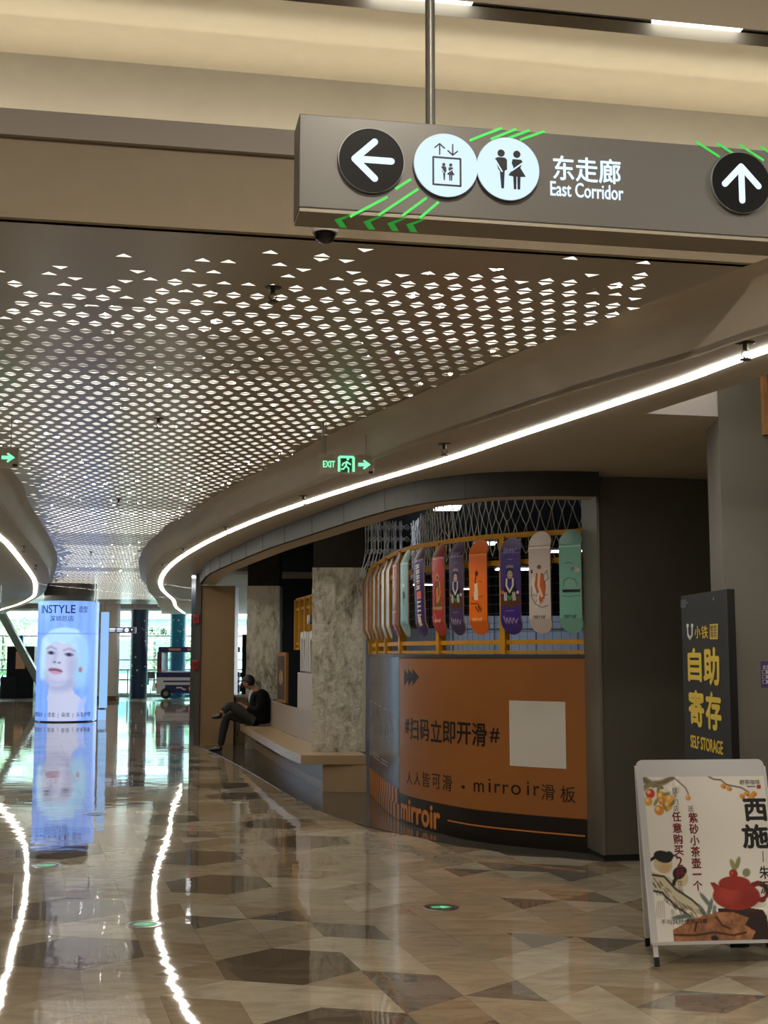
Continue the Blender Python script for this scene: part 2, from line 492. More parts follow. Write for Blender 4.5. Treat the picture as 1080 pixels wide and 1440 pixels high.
built=[(tile_poly(ks),t) for ks,t in tiles]
def seen_size(b):
    (P,c),t=b
    if c.y<5 or abs(c.x)>.30*c.y: return 0
    return len(P)/(c.y**3)
built.sort(key=seen_size,reverse=True)
for (P,c),t in built[:300]:
    o=MB().prism([(p[0]-c.x,p[1]-c.y) for p in P],-.006,0.).build('tile',TONES[t])
    o.parent=floor; o.location=(c.x,c.y,0)
rest=[MB() for _ in TONES]
for (P,c),t in built[300:]: rest[t].prism(P,-.006,0.)
for t,r in enumerate(rest):
    if r.v:
        o=r.build('tile_field',TONES[t],floor); o['kind']='stuff'
# dark stone inlay in front of and inside the skate shop
M_INLAY=mat('dark_grey_stone',(76,72,66),.12,var=.12,scale=6,spec=.6)
inl=struct(MB().prism(shop_poly,-.004,.004).build('trim_1',M_INLAY))

# ---- outer shell of the mall so that daylight enters only through the far glazing
roof=struct(MB().box(-24,-6,4.72,8,51.4,4.9).build('ceiling',M_PLASTER))
struct(MB().box(-24.2,-6.2,-.1,8.2,-6,4.9).build('wall_back',M_GREY))
struct(MB().box(8,-6,-.1,8.2,51.4,4.9).build('wall_right',M_GREY))
struct(MB().prism([(-7,-6),(-7.2,-6),(-24,51.2),(-23,51.2)],-.1,4.9).build('wall_left',M_PLASTER))

# ---- high ceiling over the camera with two stepped coves
bulk=struct(slab('wall_bulkhead',-12,7,0,.06,Z_CEIL,3.74,mat('bulkhead_paint',(160,146,124),.7,var=.03)))
slab('bulkhead_lip',-12,7,-.03,.04,3.735,3.845,mat('lip_paint',(166,158,150),.6),bulk)
slab('cove_shelf',-12,7,.04,.37,3.70,3.735,M_PLASTER,bulk)
upper=struct(slab('wall_upper',-12,7,.36,.42,3.70,4.27,mat('cove_plaster',(208,202,186),.8,var=.03)))
slab('cove_shelf',-12,7,.42,1.1,4.05,4.1,M_PLASTER,upper)
slab('cove_back',-12,7,1.08,1.14,4.1,4.72,M_PLASTER,upper)
M_COVE=glow('cove_lamp_warm',(255,243,218),5.2)
for nm,n0,n1,z in (('cove_light',.10,.15,3.745),('cove_light',.50,.56,4.108)):
    o=slab(nm,-12,7,n0,n1,z,z+.02,M_COVE)
    tag(o,'warm light line hidden behind the '+('lower' if z<4 else 'upper')+' stepped ceiling edge','light')
M_HC=mat('high_ceiling_plaster',(206,200,184),.8,var=.03)
hc=struct(slab('ceiling_high',-12,7,.12,1.1,4.5,4.56,M_HC))
hc2=struct(slab('ceiling_high',-12,7,-11.5,-.02,4.5,4.56,mat('high_ceiling_grey',(176,168,158),.8)))
slot=struct(slab('trim_slot',-12,7,-.02,.12,4.57,4.6,mat('slot_black',(70,66,62),.6)))
M_SLOT=glow('slot_lamp',(255,250,240),2.2)
for k,(u0,u1) in enumerate(((-.05,.42),(1.28,1.72),(-2.,-1.5),(3.,3.4))):
    o=slab('slot_light',u0,u1,.055,.105,4.552,4.57,M_SLOT)
    tag(o,('short white lamp in the dark ceiling slot beside the sign rod','short white lamp in the dark ceiling slot above the upward arrow',
           'short white lamp in the ceiling slot left of the sign','short white lamp in the ceiling slot at the far right')[k],'light')
# unseen fill lights added behind the viewer to brighten the near surfaces
M_FILL=glow('fill_light_warm',(255,243,224),185.)
for k,(u,n) in enumerate([(-3.5,-2.6),(0.,-2.6),(3.,-2.6),(-3.5,-6.),(0.,-6.),(3.,-6.)]):
    x,y=uv(u,n)
    t=thing('ceiling_fill_light','round unseen fill light added in the high ceiling behind the viewer, '+('left','middle','right')[k%3]+' of the '+('nearer','farther')[k//3]+' row','light',(x,y,4.5),'fill lights added behind the viewer')
    MB().lathe([(.16,-.004),(.19,-.012),(.19,0)],24,(x,y,4.5)).build('trim_ring',M_WHITE,t)
    MB().lathe([(.155,-.010),(.155,-.006)],24,(x,y,4.5)).build('lens',M_FILL,t)

# ---- perforated corridor ceiling: sheet-metal panels with real triangular holes
ceil=struct(slab('ceiling_plenum',-16,6,.45,41.5,3.66,3.69,M_BLACK))
W,HR=.115,.165
def inside_ceiling(x,y):
    return x_at(L_EDGE,y)-.35<x<x_at(R_EDGE,y)+.35
ROWS=7; NP=34; nh=0
def sstep(a,b,x): t=min(1,max(0,(x-a)/(b-a))); return t*t*(3-2*t)
for pn in range(NP):
    mb=MB()
    for r in range(ROWS):
        q0=.03+(pn*ROWS+r)*HR+pn*.006; q1=q0+HR; qm=(q0+q1)/2
        offp=W/2 if (pn*ROWS+r)%2 else 0.
        run=None
        y0=5.13+qm
        i0=int(math.floor((-16)/W)); i1=int(5/W)
        for i in range(i0,i1+1):
            p0=i*W+offp; c=O5+UX*(p0+W/2)+UY*qm
            ok=inside_ceiling(c.x,c.y)
            if ok:
                dR=x_at(R_EDGE,c.y)-c.x; dL=c.x-x_at(L_EDGE,c.y)
                pr=sstep(-.05,.34,dR)*sstep(.02,.5,dL)*sstep(-.05,.8+.55*max(0,.4-p0),qm)
                pr*=1. if qm<9 else 1.
            holes=[]
            if ok:
                holes=[random.random()<pr**1.3*1.02,random.random()<pr**1.3*1.02]
            if ok and any(holes):
                if run is not None:
                    a=run;mb.add([Vector((*uv(a,q0),Z_CEIL)),Vector((*uv(p0,q0),Z_CEIL)),Vector((*uv(p0,q1),Z_CEIL)),Vector((*uv(a,q1),Z_CEIL))],[(0,1,2,3)]); run=None
                for hlf in (0,1):
                    a,b=(q0,qm) if hlf==0 else (qm,q1)
                    R=[(p0,a),(p0+W,a),(p0+W,b),(p0,b)]
                    if holes[hlf]:
                        nh+=1
                        wl,wr=p0+.021,p0+W-.021
                        T=[(wl,b-.012),(wr,b-.012),(p0+W/2,b-.058)] if hlf==0 else [(wl,a+.012),(wr,a+.012),(p0+W/2,a+.058)]
                        vs=[Vector((*uv(*q),Z_CEIL)) for q in R+T]
                        if hlf==1: fs=[(0,1,5,4),(1,2,6,5),(2,3,6),(3,0,4,6)]
                        else: fs=[(3,4,5,2),(2,5,6,1),(1,6,0),(0,6,4,3)]
                        mb.add(vs,fs)
                    else: mb.add([Vector((*uv(*q),Z_CEIL)) for q in R],[(0,1,2,3)])
            elif ok:
                if run is None: run=p0
            if (not ok or i==i1) and run is not None:
                a=run;mb.add([Vector((*uv(a,q0),Z_CEIL)),Vector((*uv(p0,q0),Z_CEIL)),Vector((*uv(p0,q1),Z_CEIL)),Vector((*uv(a,q1),Z_CEIL))],[(0,1,2,3)]); run=None
    if mb.v:
        xs=[v[0] for v in mb.v]; ys=[v[1] for v in mb.v]; qa=.03+(pn*ROWS+ROWS)*HR+pn*.006
        c=-qa*math.sin(AX); ya=5.13+qa
        mb.add([(*uv((x_at(L_EDGE,ya)-.3-c)/math.cos(AX),qa-.015),Z_CEIL+.004),(*uv((x_at(R_EDGE,ya)+.3-c)/math.cos(AX),qa-.015),Z_CEIL+.004),(*uv((x_at(R_EDGE,ya)+.3-c)/math.cos(AX),qa+.07),Z_CEIL+.004),(*uv((x_at(L_EDGE,ya)-.3-c)/math.cos(AX),qa+.07),Z_CEIL+.004)],[(0,1,2,3)])
        mb.build('ceiling_panel',M_CEIL,ceil)
# backlight above the perforated sheet: luminous trays, one per panel row, uneven in output
def tray_mat(k,s): return glow('backlight_%d'%k,(255,246,228),s,False)
TR=[tray_mat(0,.35),tray_mat(1,.6),tray_mat(2,.95),tray_mat(3,1.7)]
for pn in range(NP):
    q0=.03+pn*ROWS*HR+pn*.006; qm=q0+ROWS*HR/2
    y=5.13+qm
    xl,xr=x_at(L_EDGE,y)-1.,x_at(R_EDGE,y)+1.2
    c=-qm*math.sin(AX)
    lev=2
    if 2.2<qm<3.8: lev=0 if 2.6<qm<3.5 else 1
    if qm>11: lev=3
    if pn in (9,13,14,20): lev=1
    o=slab('backlight_tray',(xl-c)/math.cos(AX),(xr-c)/math.cos(AX),q0-.02,q0+ROWS*HR+.02,3.56,3.58,TR[lev])
    o.parent=ceil
M_LED=glow('led_point',(255,250,240),40.,False)
led=MB()
for k in range(1150):
    q=random.uniform(.1,13) if k<1000 else random.uniform(13,24); p=random.uniform(-9,3); x,y=uv(p,q)
    if inside_ceiling(x,y): 
        led.lathe([(.006,-.012),(.013,-.004),(.013,.006)],6,(x,y,3.43))
o=led.build('led_point',M_LED,ceil); o['kind']='stuff'

# ---- soffits either side, with cove fascias and linear lights
def fascia(edge,sgn,name):
    mb=MB(); prof=[(-.0,Z_SOF-.01),(.0,Z_SOF+.03),(.01,Z_SOF+.12),(.035,Z_SOF+.2),(.08,Z_SOF+.25),(.15,Z_CEIL-.004)]
    L=[[(*p,z) for p in offset(edge,sgn*d)] for d,z in prof]; n=len(edge); vs=[v for l in L for v in l]
    fs=[(a*n+i,a*n+i+1,(a+1)*n+i+1,(a+1)*n+i) for a in range(len(prof)-1) for i in range(n-1)]
    mb.add(vs,fs); return mb.build(name,M_SOFFIT,None,True)
struct(fascia(R_EDGE,-1,'trim_fascia_right')); struct(fascia(L_EDGE,1,'trim_fascia_left'))
near=[p for p in R_EDGE if p[1]<7.55]; near.append((x_at(R_EDGE,7.57),7.57))
struct(MB().band(near,[(1.6+(7.57-p[1])*.387,p[1]) for p in near],Z_SOF,Z_SOF+.05).build('ceiling_soffit_near',M_SOFFIT))
mid=[(x_at(R_EDGE,7.57),7.57)]+[p for p in R_EDGE if 7.6<p[1]<22.9]
struct(MB().prism(mid+BAND[::-1]+[(1.74,10.25),(7.9,11.4),(7.9,8.83),(1.6,7.57)],Z_SOF,Z_SOF+.6).build('ceiling_soffit',M_SOFFIT))
farR=[(x_at(R_EDGE,22.8),22.8)]+[p for p in R_EDGE if p[1]>=22.9]
struct(MB().band(farR,[(p[0]+(1. if i==0 else 3.+.12*(p[1]-22)),p[1]) for i,p in enumerate(farR)],Z_SOF,Z_SOF+.05).build('ceiling_soffit_far',M_SOFFIT))
struct(MB().band(offset(L_EDGE,-3.6),L_EDGE,Z_SOF,Z_SOF+.05).build('ceiling_soffit_left',M_SOFFIT))
tag(MB().band(offset(R_STRIP,-.036),offset(R_STRIP,.036),Z_SOF-.008,Z_SOF-.001).build('linear_light',M_STRIP),'long curved white light line in the right soffit above the skate shop','light','linear ceiling lights')
tag(MB().band(offset(L_STRIP,-.036),offset(L_STRIP,.036),Z_SOF-.008,Z_SOF-.001).build('linear_light',M_STRIP),'curved white light line in the left soffit at the photo edge','light','linear ceiling lights')
# left shops: dark curved fascia band below the left soffit and glass front
LB=offset(L_STRIP,-1.15)
struct(MB().band(offset(LB,-.1),LB,2.55,Z_SOF).build('wall_left_shop_band',mat('blue_grey_metal',(96,104,112),.25,metal=.6)))
struct(MB().band(offset(LB,-.25),offset(LB,-.2),0,2.55).build('wall_left_shopfront',mat('left_shopfront',(92,86,76),.3)))

# ---- the shop fascia band and its thin header underside
M_BANDM=mat('fascia_steel',(50,49,45),.65,metal=.0,var=.08,scale=3,spec=.2)
band=struct(MB().band(BAND,offset(BAND,.05),Z_HEAD,Z_SOF-.001).build('wall_shop_fascia',M_BANDM))
W_BAND=Wall(BAND)
hd=MB().band(offset(BAND,.05),offset(BAND,.30),Z_HEAD+.004,Z_HEAD+.16).build('header',mat('header_plaster',(190,176,152),.7),band)
for k in range(1,13):                      # joints between the folded steel sheets
    s=W_BAND.L[-1]*k/13
    mb=MB(); a=W_BAND.map(s,Z_HEAD,0); b=W_BAND.map(s,Z_SOF-.002,0)
    mb.bar(a,b,.008,.008).build('joint_strip',M_BLACK,band)
# dark corner block right of the shop, and the grey wall to its right
blk=struct(MB().prism([(1.70,10.62),(1.76,10.22),(3.9,10.62),(3.9,11.2),(1.75,10.95)],.05,Z_SOF-.012).build('wall_corner_block',M_DARKGREY))
MB().prism([(1.712,10.60),(1.765,10.24),(3.9,10.64),(3.9,11.1)],.002,.05).build('plinth',mat('plinth_dark',(40,38,34),.4),blk)
MB().prism([(1.695,10.62),(1.755,10.212),(1.775,10.21),(1.715,10.63)],.05,Z_SOF-.012).build('corner_trim',mat('corner_steel',(104,100,90),.4,metal=.3),blk)
rw=struct(MB().prism([(2.08,7.62),(6.,8.35),(6.,8.6),(2.14,8.15)],0,4.6).build('wall_grey_column',M_GREY))
struct(MB().prism([(1.6,7.562),(7.9,8.82),(7.9,8.8),(1.6,7.54)],Z_SOF+.002,3.7).build('trim_soffit_edge',mat('pale_lilac_paint',(206,200,200),.7)))

# ---- shop interior shell
M_DARKCEIL=mat('black_open_ceiling',(16,17,20),.8)
M_INWALL=mat('pale_blue_interior_wall',(190,200,214),.5,var=.04)
sh=struct(MB().box(-2.35,24.4,0,7.9,24.6,4.6).build('wall_shop_back',mat('shop_dark_wall',(34,36,42),.7)))
MB().box(-1.0,24.3,0,7.9,24.395,2.15).build('lower_lining',M_INWALL,sh)
struct(MB().box(-1.2,10.9,4.3,7.9,24.4,4.36).build('ceiling_shop',M_DARKCEIL))
pt=struct(MB().box(.95,18.,0,7.8,18.15,2.2).build('wall_shop_partition',M_INWALL))
for k in range(11): MB().box(.98+k*.6,17.985,0,1.0+k*.6,17.998,2.2).build('panel_joint',mat('joint_grey',(110,116,128),.5),pt)
for k in range(4): MB().box(.95,17.985,.5+k*.5,7.8,17.998,.52+k*.5).build('panel_joint',MATS['joint_grey'],pt)
ep=struct(MB().prism([(-3.36,23.0),(-2.76,23.1),(-2.74,23.5),(-3.3,23.4)],0,Z_HEAD-.01).build('wall_end_panel',mat('tan_stone_panel',(150,122,84),.4,var=.06,scale=3)))
MB().prism([(-3.46,22.92),(-3.365,22.94),(-3.305,23.4),(-3.42,23.42)],0,Z_SOF-.01).build('edge_trim',mat('edge_grey',(90,88,84),.4,metal=.4),ep)
MB().prism([(-3.545,22.95),(-3.465,22.93),(-3.425,23.42),(-3.52,23.43)],0,Z_SOF-.01).build('steel_edge',mat('polished_steel',(190,200,215),.12,metal=1.),ep)

# ---- far end: beam, columns, glazing, daylight outside
YW=50.
struct(MB().box(-24,YW-.6,3.36,8,YW+.5,4.7).build('wall_far_beam',M_WHITE))
struct(MB().box(-24,45.9,3.30,8,46.2,4.7).build('trim_far_beam',mat('far_beam_white',(205,205,208),.6)))
M_MULL=mat('white_mullion',(200,214,210),.4)
M_PANE=glass('window_glass',(.92,.98,.97),.06)
win=struct(MB().box(-24,YW,0,8,YW+.12,.12).build('window_1',M_MULL))
for k in range(12):
    x=-23.2+k*1.9
    MB().box(x-.04,YW,.12,x+.04,YW+.12,3.36).build('window_frame',M_MULL,win)
    MB().box(x+.04,YW+.05,.12,x+1.86,YW+.07,3.36).build('pane',M_PANE,win)
for z in (1.4,2.35): MB().box(-24,YW,z,8,YW+.1,z+.05).build('window_frame',M_MULL,win)

# ================================================================== OBJECTS
# ---- overhead direction sign
so=Vector((-.274,3.86,3.065)); SL=2.45
SG=Wall([(so.x,so.y),(so.x+UX.x*SL,so.y+UX.y*SL)])
Z0,Z1=3.065,3.392
t=thing('hanging_sign','long grey overhead direction sign with lit arrow and toilet discs','sign',(so.x+UX.x*1.07,so.y+UX.y*1.07,Z0))
M_SIGN=mat('sign_grey_metal',(98,96,92),.4,metal=.15)
M_SIGN2=mat('sign_edge_cream',(150,142,126),.5)
P=[uv2 for uv2 in [(so.x,so.y),(so.x+UX.x*SL,so.y+UX.y*SL),(so.x+UX.x*SL+UY.x*.15,so.y+UX.y*SL+UY.y*.15),(so.x+UY.x*.15,so.y+UY.y*.15)]]
MB().prism(P,Z0+.012,Z1).build('sign_box',M_SIGN,t,bevel=.004)
ins=[(p[0]+UX.x*d1+UY.x*d2,p[1]+UX.y*d1+UY.y*d2) for p,(d1,d2) in zip(P,((.003,.003),(-.003,.003),(-.003,-.003),(.003,-.003)))]
MB().prism(ins,Z0,Z0+.012).build('bottom_lip',M_SIGN2,t)
for u in (.452,2.0):
    x,y=so.x+UX.x*u+UY.x*.075,so.y+UX.y*u+UY.y*.075
    MB().lathe([(.0165,Z1-.002),(.0165,4.5)],20,(x,y,0)).build('hanging_rod',mat('rod_grey',(96,94,88),.4,metal=.4),t,True)
    MB().lathe([(.045,4.47),(.045,4.499)],20,(x,y,0)).build('rod_flange',MATS['rod_grey'],t)
M_DISCW=glow('lit_disc_white',(205,228,255),.85); M_ICON=mat('icon_black',(10,10,10),.4); M_LIT=glow('lit_symbol_white',(215,234,255),.9)
M_DISCB=mat('disc_black',(4,4,4),.5,spec=.15); M_GREEN=mat('green_line',(50,205,80),.5,emit=.2); M_RING=mat('disc_rim',(150,155,160),.3,metal=.5)
discs={}
for nm,x,y in (('left',521.5,227.5),('lift',626,234.5),('wc',713,239.5),('up',1040,258.5)):
    c=SG.px(x,y); r=.107; discs[nm]=c
    rim=shape(SG,circle(c,r+.002,n=48),'disc_rim',M_RING,t,0.,.012)
    f=shape(SG,circle(c,r,n=48),'disc',M_DISCB if nm in('left','up') else M_DISCW,t,.0125,.002); f['label']={'left':'black disc with a white left arrow','lift':'lit white disc with lift symbol','wc':'lit white disc with man and woman symbol','up':'black disc with a white up arrow'}[nm]
c=discs['left']; a=.062
strokes(SG,[[(c[0]+a*1.05,c[1]),(c[0]-a*.9,c[1])],[(c[0]+.01,c[1]+a),(c[0]-a*.9,c[1]),(c[0]+.01,c[1]-a)]],.022,'arrow',M_LIT,t,.0148)
c=discs['up']
strokes(SG,[[(c[0],c[1]-a*1.05),(c[0],c[1]+a*.9)],[(c[0]-a,c[1]-.01),(c[0],c[1]+a*.9),(c[0]+a,c[1]-.01)]],.022,'arrow',M_LIT,t,.0148)
def figures(c,s,par,off):
    # man and woman as on washroom signs
    x,y=c; P=lambda pts:[(x+a*s,y+b*s) for a,b in pts]
    shape(SG,circle((x-.30*s,y+.62*s),.15*s,n=20),'man_head',M_ICON,par,off)
    shape(SG,P([(-.55,.38),(-.45,.44),(-.15,.44),(-.06,.36),(-.06,-.05),(-.16,-.12),(-.2,-.85),(-.30,-.85),(-.36,-.12),(-.42,-.05)]),'man_body',M_ICON,par,off)
    shape(SG,circle((x+.36*s,y+.62*s),.15*s,n=20),'woman_head',M_ICON,par,off)
    shape(SG,P([(.18,.40),(.54,.40),(.60,.3),(.50,.05),(.72,-.30),(.50,-.32),(.48,-.85),(.38,-.85),(.37,-.32),(.33,-.32),(.32,-.85),(.22,-.85),(.20,-.32),(0.0,-.28),(.22,.05),(.14,.25)]),'woman_body',M_ICON,par,off)
    strokes(SG,[P([(-.55,.30),(-.28,-.15)])],.06*s,'man_arm',M_DISCW,par,off+.0034,.0006)
    strokes(SG,[P([(.62,.28),(.12,-.10)])],.06*s,'woman_arm',M_DISCW,par,off+.0034,.0006)
figures(discs['wc'],.082,t,.0148)
c=discs['lift']; b=.044
strokes(SG,[[(c[0]-b,c[1]-.069),(c[0]+b+.004,c[1]-.069),(c[0]+b+.004,c[1]+.024),(c[0]-b,c[1]+.024),(c[0]-b,c[1]-.069)]],.006,'lift_frame',M_ICON,t,.0148)
for q,sg in ((-.022,1),(.022,-1)):
    yb=c[1]+.053; strokes(SG,[[(c[0]+q,yb-.018),(c[0]+q,yb+.018)],[(c[0]+q-.016,yb+sg*.004),(c[0]+q,yb+sg*.018),(c[0]+q+.016,yb+sg*.004)]],.0045,'small_arrow',M_ICON,t,.0148)
figures((c[0]+.002,c[1]-.022),.036,t,.0148)
ptext(SG,'东走廊',825,239,94,34,'lettering',M_LIT,t,.001,.002,.012)
ptext(SG,'East Corridor',825,268.5,102,20,'lettering',M_LIT,t,.001,.002,.012)
def gline(pts,w=.009):
    strokes(SG,[[SG.px(*p) for p in pts]],w,'green_line',M_GREEN,t,.0006,.0008,False)
for k,(a,b) in enumerate((((660,198),(706,180)),((690,196),(726,181.5)),((706,198),(745,183)),((731,197),(766,184.5)),((578,252),(556,266)),((588,266),(532,303)),((600,278),(565,304)),((617,284),(590,307)))): gline([a,b])
gline([(545,277),(492,305)])
for x in (978,1008,1040,1069): gline([(x,199+(x-978)*.08),(x+34,221+(x-978)*.08)])
for x,x2 in ((486,466),(527,502),(561,533),(588,566)):     # the lines fold round onto the underside
    a=SG.px(x+6,303); u=a[0]
    pts=[(u,.0),(u+.012,.0),(u-.03+.012,.06),(u+.0+.012,.13),(u-.012,.13),(u-.042,.06)]
    vs=[(so.x+UX.x*p+UY.x*q,so.y+UX.y*p+UY.y*q,Z0-.001) for p,q in pts]
    MB().add(vs,[(0,1,2,5),(5,2,3,4)]).build('green_line',M_GREEN,t)

# ---- security camera dome behind the sign
p=at_z(457,322,Z_CEIL)
t=thing('dome_camera','small black security camera dome on the ceiling behind the sign','camera',(p.x,p.y,Z_CEIL))
MB().lathe([(.052,-.02),(.056,-.012),(.056,-.001)],28,p).build('mount_ring',M_WHITE,t,True)
MB().lathe([(.004,-.062),(.025,-.056),(.04,-.042),(.046,-.02)],28,p).build('dome',mat('dome_black',(12,12,14),.08),t,True)

# ---- hanging exit signs
M_EXBOX=mat('exit_plate',(188,180,164),.3,metal=.0,var=.2,scale=20); M_EXG=glow('exit_green',(120,235,170),1.1,False)
def exit_sign(x0,x1,y0,y1,Y,label,full=True,w=.42):
    a=at_Y(x0,(y0+y1)/2,Y); b=at_Y(x1,(y0+y1)/2,Y); zt=at_Y(x0,y0,Y).z; zb=at_Y(x0,y1,Y).z
    c=Vector(((a.x+b.x)/2,Y,zb))
    S=Wall([(c.x-w/2,Y-.02),(c.x+w/2,Y+.02)])
    t=thing('exit_sign',label,'sign',(c.x,Y,zb),'hanging exit signs')
    P=[(c.x-w/2,Y-.02),(c.x+w/2,Y+.02),(c.x+w/2-.002,Y+.05),(c.x-w/2-.002,Y+.01)]
    MB().prism(P,zb,zt).build('plate',M_EXBOX,t,bevel=.003)
    h=zt-zb; zm=(zb+zt)/2; k=S.L[-1]
    text(S,'EXIT',(.035,zm-.16*h,.125,zm+.16*h),'lettering',M_EXG,t,.001,.001,.015)
    u0,u1=.155*k/.42,.265*k/.42
    strokes(S,[[(u0,zb+.13*h),(u0,zt-.13*h),(u1,zt-.13*h),(u1,zb+.13*h)]],.018,'doorway',M_EXG,t,.001,.001,False)
    shape(S,[(u0+.02,zb+.13*h),(u1-.02,zb+.13*h),(u1-.02,zt-.2*h),(u0+.02,zt-.2*h)],'doorway_field',mat('exit_dim_green',(58,120,92),.4),t,.0005,.001)
    uc=(u0+u1)/2
    shape(S,circle((uc+.012,zm+.27*h),.010,n=14),'runner_head',M_EXG,t,.002,.001)
    strokes(S,[[(uc+.006,zm+.14*h),(uc-.004,zm-.08*h),(uc+.018,zm-.2*h),(uc+.016,zm-.38*h)],[(uc-.004,zm-.08*h),(uc-.022,zm-.24*h),(uc-.036,zm-.24*h)],[(uc+.004,zm+.12*h),(uc-.024,zm+.04*h),(uc-.03,zm-.06*h)],[(uc+.006,zm+.12*h),(uc+.03,zm+.0*h)]],.011,'runner',M_EXG,t,.002,.001)
    strokes(S,[[(.30*k/.42,zm),(.375*k/.42,zm)]],.026,'arrow_shaft',M_EXG,t,.001,.001,False)
    shape(S,[(.345*k/.42,zm+.24*h),(.395*k/.42,zm),(.345*k/.42,zm-.24*h),(.335*k/.42,zm-.2*h),(.36*k/.42,zm),(.335*k/.42,zm+.2*h)],'arrow_head',M_EXG,t,.001,.001)
    shape(S,[(k-.04,zb+.008),(k-.008,zb+.008),(k-.008,zb+.026),(k-.04,zb+.026)],'test_button',M_BLACK,t,.001,.002)
    for u in (.055,k-.06):
        q=S.map(u,zt,-.015); MB().tube([(q.x,q.y,zt-.002),(q.x,q.y,Z_CEIL)],.0035,6).build('hanging_chain',M_STEEL,t)
    q=S.map(.035,zt,-.015); MB().tube([(q.x,q.y,zt-.002),(q.x,q.y,Z_CEIL)],.009,10).build('cable_pipe',mat('pipe_grey',(150,148,140),.3,metal=.5),t,True)
exit_sign(449,525,639,667,9.35,'green running-man exit sign hanging in front of the right light line')
exit_sign(-54,23,629,657,9.0,'exit sign with green right arrow cut off by the left photo edge')

# ---- sprinklers
M_SPR=mat('sprinkler_bronze',(70,64,54),.35,metal=.7)
def sprinkler(x,y,z,label,s=1.):
    p=at_z(x,y,z)
    t=thing('sprinkler',label,'sprinkler',(p.x,p.y,z),'ceiling sprinklers')
    MB().lathe([(.030*s,-.006),(.038*s,-.002),(.038*s,-.0005)],20,p).build('escutcheon',M_SPR,t,True)
    MB().lathe([(.010*s,-.03*s),(.012*s,-.005)],12,p).build('body',M_SPR,t,True)
    for d in (-1,1): MB().tube([p+Vector((d*.008*s,0,-.028*s)),p+Vector((d*.018*s,0,-.045*s)),p+Vector((0,0,-.062*s))],.003*s,6).build('frame_arm',M_SPR,t)
    MB().lathe([(.022*s,-.067*s),(.022*s,-.063*s)],14,p).build('deflector',M_SPR,t)
for x,y,z,l in ((384,404,Z_CEIL,'sprinkler on the perforated ceiling below the sign corner'),(223,588,Z_CEIL,'sprinkler in the middle of the perforated ceiling'),
    (167,702,Z_CEIL,'sprinkler far along the perforated ceiling'),(128,776,Z_CEIL,'small sprinkler on the bluish far ceiling'),
    (1048,482,Z_SOF,'sprinkler on the right soffit nearest the photo edge'),(625,624,Z_SOF,'sprinkler beside the light line right of the exit sign'),
    (427,697,Z_SOF,'sprinkler beside the light line left of the exit sign'),(318,741,Z_SOF,'sprinkler beside the light line above the shop end'),
    (258,771,Z_SOF,'sprinkler at the far bend of the right soffit'),(229,793,Z_SOF,'tiny sprinkler just short of the light line bend'),(33,768,Z_SOF,'sprinkler on the left soffit edge'),(50,794,Z_SOF,'far sprinkler on the left soffit edge')):
    sprinkler(x,y,z,l,1.25 if z==Z_SOF else 1.1)

# ---- curved shop front: printed wall
BW=Wall(BOARD[::-1])                      # s grows to the right in the photo
SE=BW.L[-1]; s_o=BW.px(562,1040)[0]; s_p=.02
ZT=1.62
cw=thing('printed_shop_wall','curved orange and black printed low wall of the skate shop','wall',(.5,12.,0))
core=MB().band(offset(BOARD,.07),offset(BOARD,.006),.0,ZT).build('core',M_BLACK,cw)
def strip(s0,s1,z0,z1,name,m,off=.0,d=.004,n=None):
    n=n or max(2,int((s1-s0)/.06)); mb=MB(); A=[];B=[]
    for i in range(n+1):
        s=s0+(s1-s0)*i/n; A.append(BW.map(s,0,off)[:2]); B.append(BW.map(s,0,off+d)[:2])
    return mb.band(A,B,z0,z1).build(name,m,cw)
M_ORANGE=mat('orange_print',(152,94,44),.38,var=.03,scale=2)
M_DKB=mat('dark_brown_print',(24,17,13),.35)
M_PURP=mat('grey_purple_print',(78,72,82),.25,var=.2,scale=2.5)
M_ORL=mat('orange_letter',(206,128,60),.4)
strip(s_o,SE,.28,ZT,'orange_panel',M_ORANGE)
strip(s_o,SE,.0,.28,'dark_band',M_DKB)
strip(s_p,s_o,.32,ZT,'purple_panel',M_PURP)
strip(s_p,s_o,.0,.32,'check_field',M_DKB)
NCH=13
for k in range(NCH):
    w=(s_o-s_p)/NCH; s=s_p+k*w
    hi=(k%2==0)
    strip(s,s+w*.52,.16,.315,'orange_check',M_ORL,.004,.002,2)
    strip(s+w*.52,s+w,.012,.16,'orange_check',M_ORL,.004,.002,2)
strip(s_o-.012,s_o,.0,ZT,'panel_joint',M_BLACK,.004,.001)
strip(s_p,SE,ZT,ZT+.03,'cap_rail',mat('cap_grey',(70,72,76),.4,metal=.4),-.06,.075)
def btext(body,cx,cy,w,h,name,m,bold=0.): 
    o=ptext(BW,body,cx,cy,w,h,name,m,cw,.005,.0015,bold); return o
M_PRN=mat('print_black',(22,16,12),.4)
for k,x in enumerate((574,580,586)):
    pshape(BW,[(x-5,941),(x+4,952),(x-5,964)],'chevron',M_PRN,cw,.005,.002)
def rowtext(chars,xs,ys,w,h,name,m,bold):
    for ch,x,y,ww,hh in zip(chars,xs,ys,w,h): btext(ch,x,y,ww,hh,name,m,bold)
n8=8; xs=[573,583,597.5,614,632,653,674.5,696]; wd=[6,11.5,12.5,15,17,19,20,13]
rowtext('#扫码立即开滑#',xs,[1021,1025,1027,1028,1030,1031.5,1033,1034],wd,[20,29,29,30,30,30,32,20],'headline_letter',M_PRN,.014)
xs=[576.5,587.5,600,614,629.5]; rowtext('人人皆可滑',xs,[1093.5,1095,1096.5,1099,1101],[8,9,10,11,13],[18,18,21,21,22],'slogan_letter',M_PRN,.0)
ptext(BW,'·',652,1106.5,5,5,'slogan_dot',M_PRN,cw,.005,.0015)
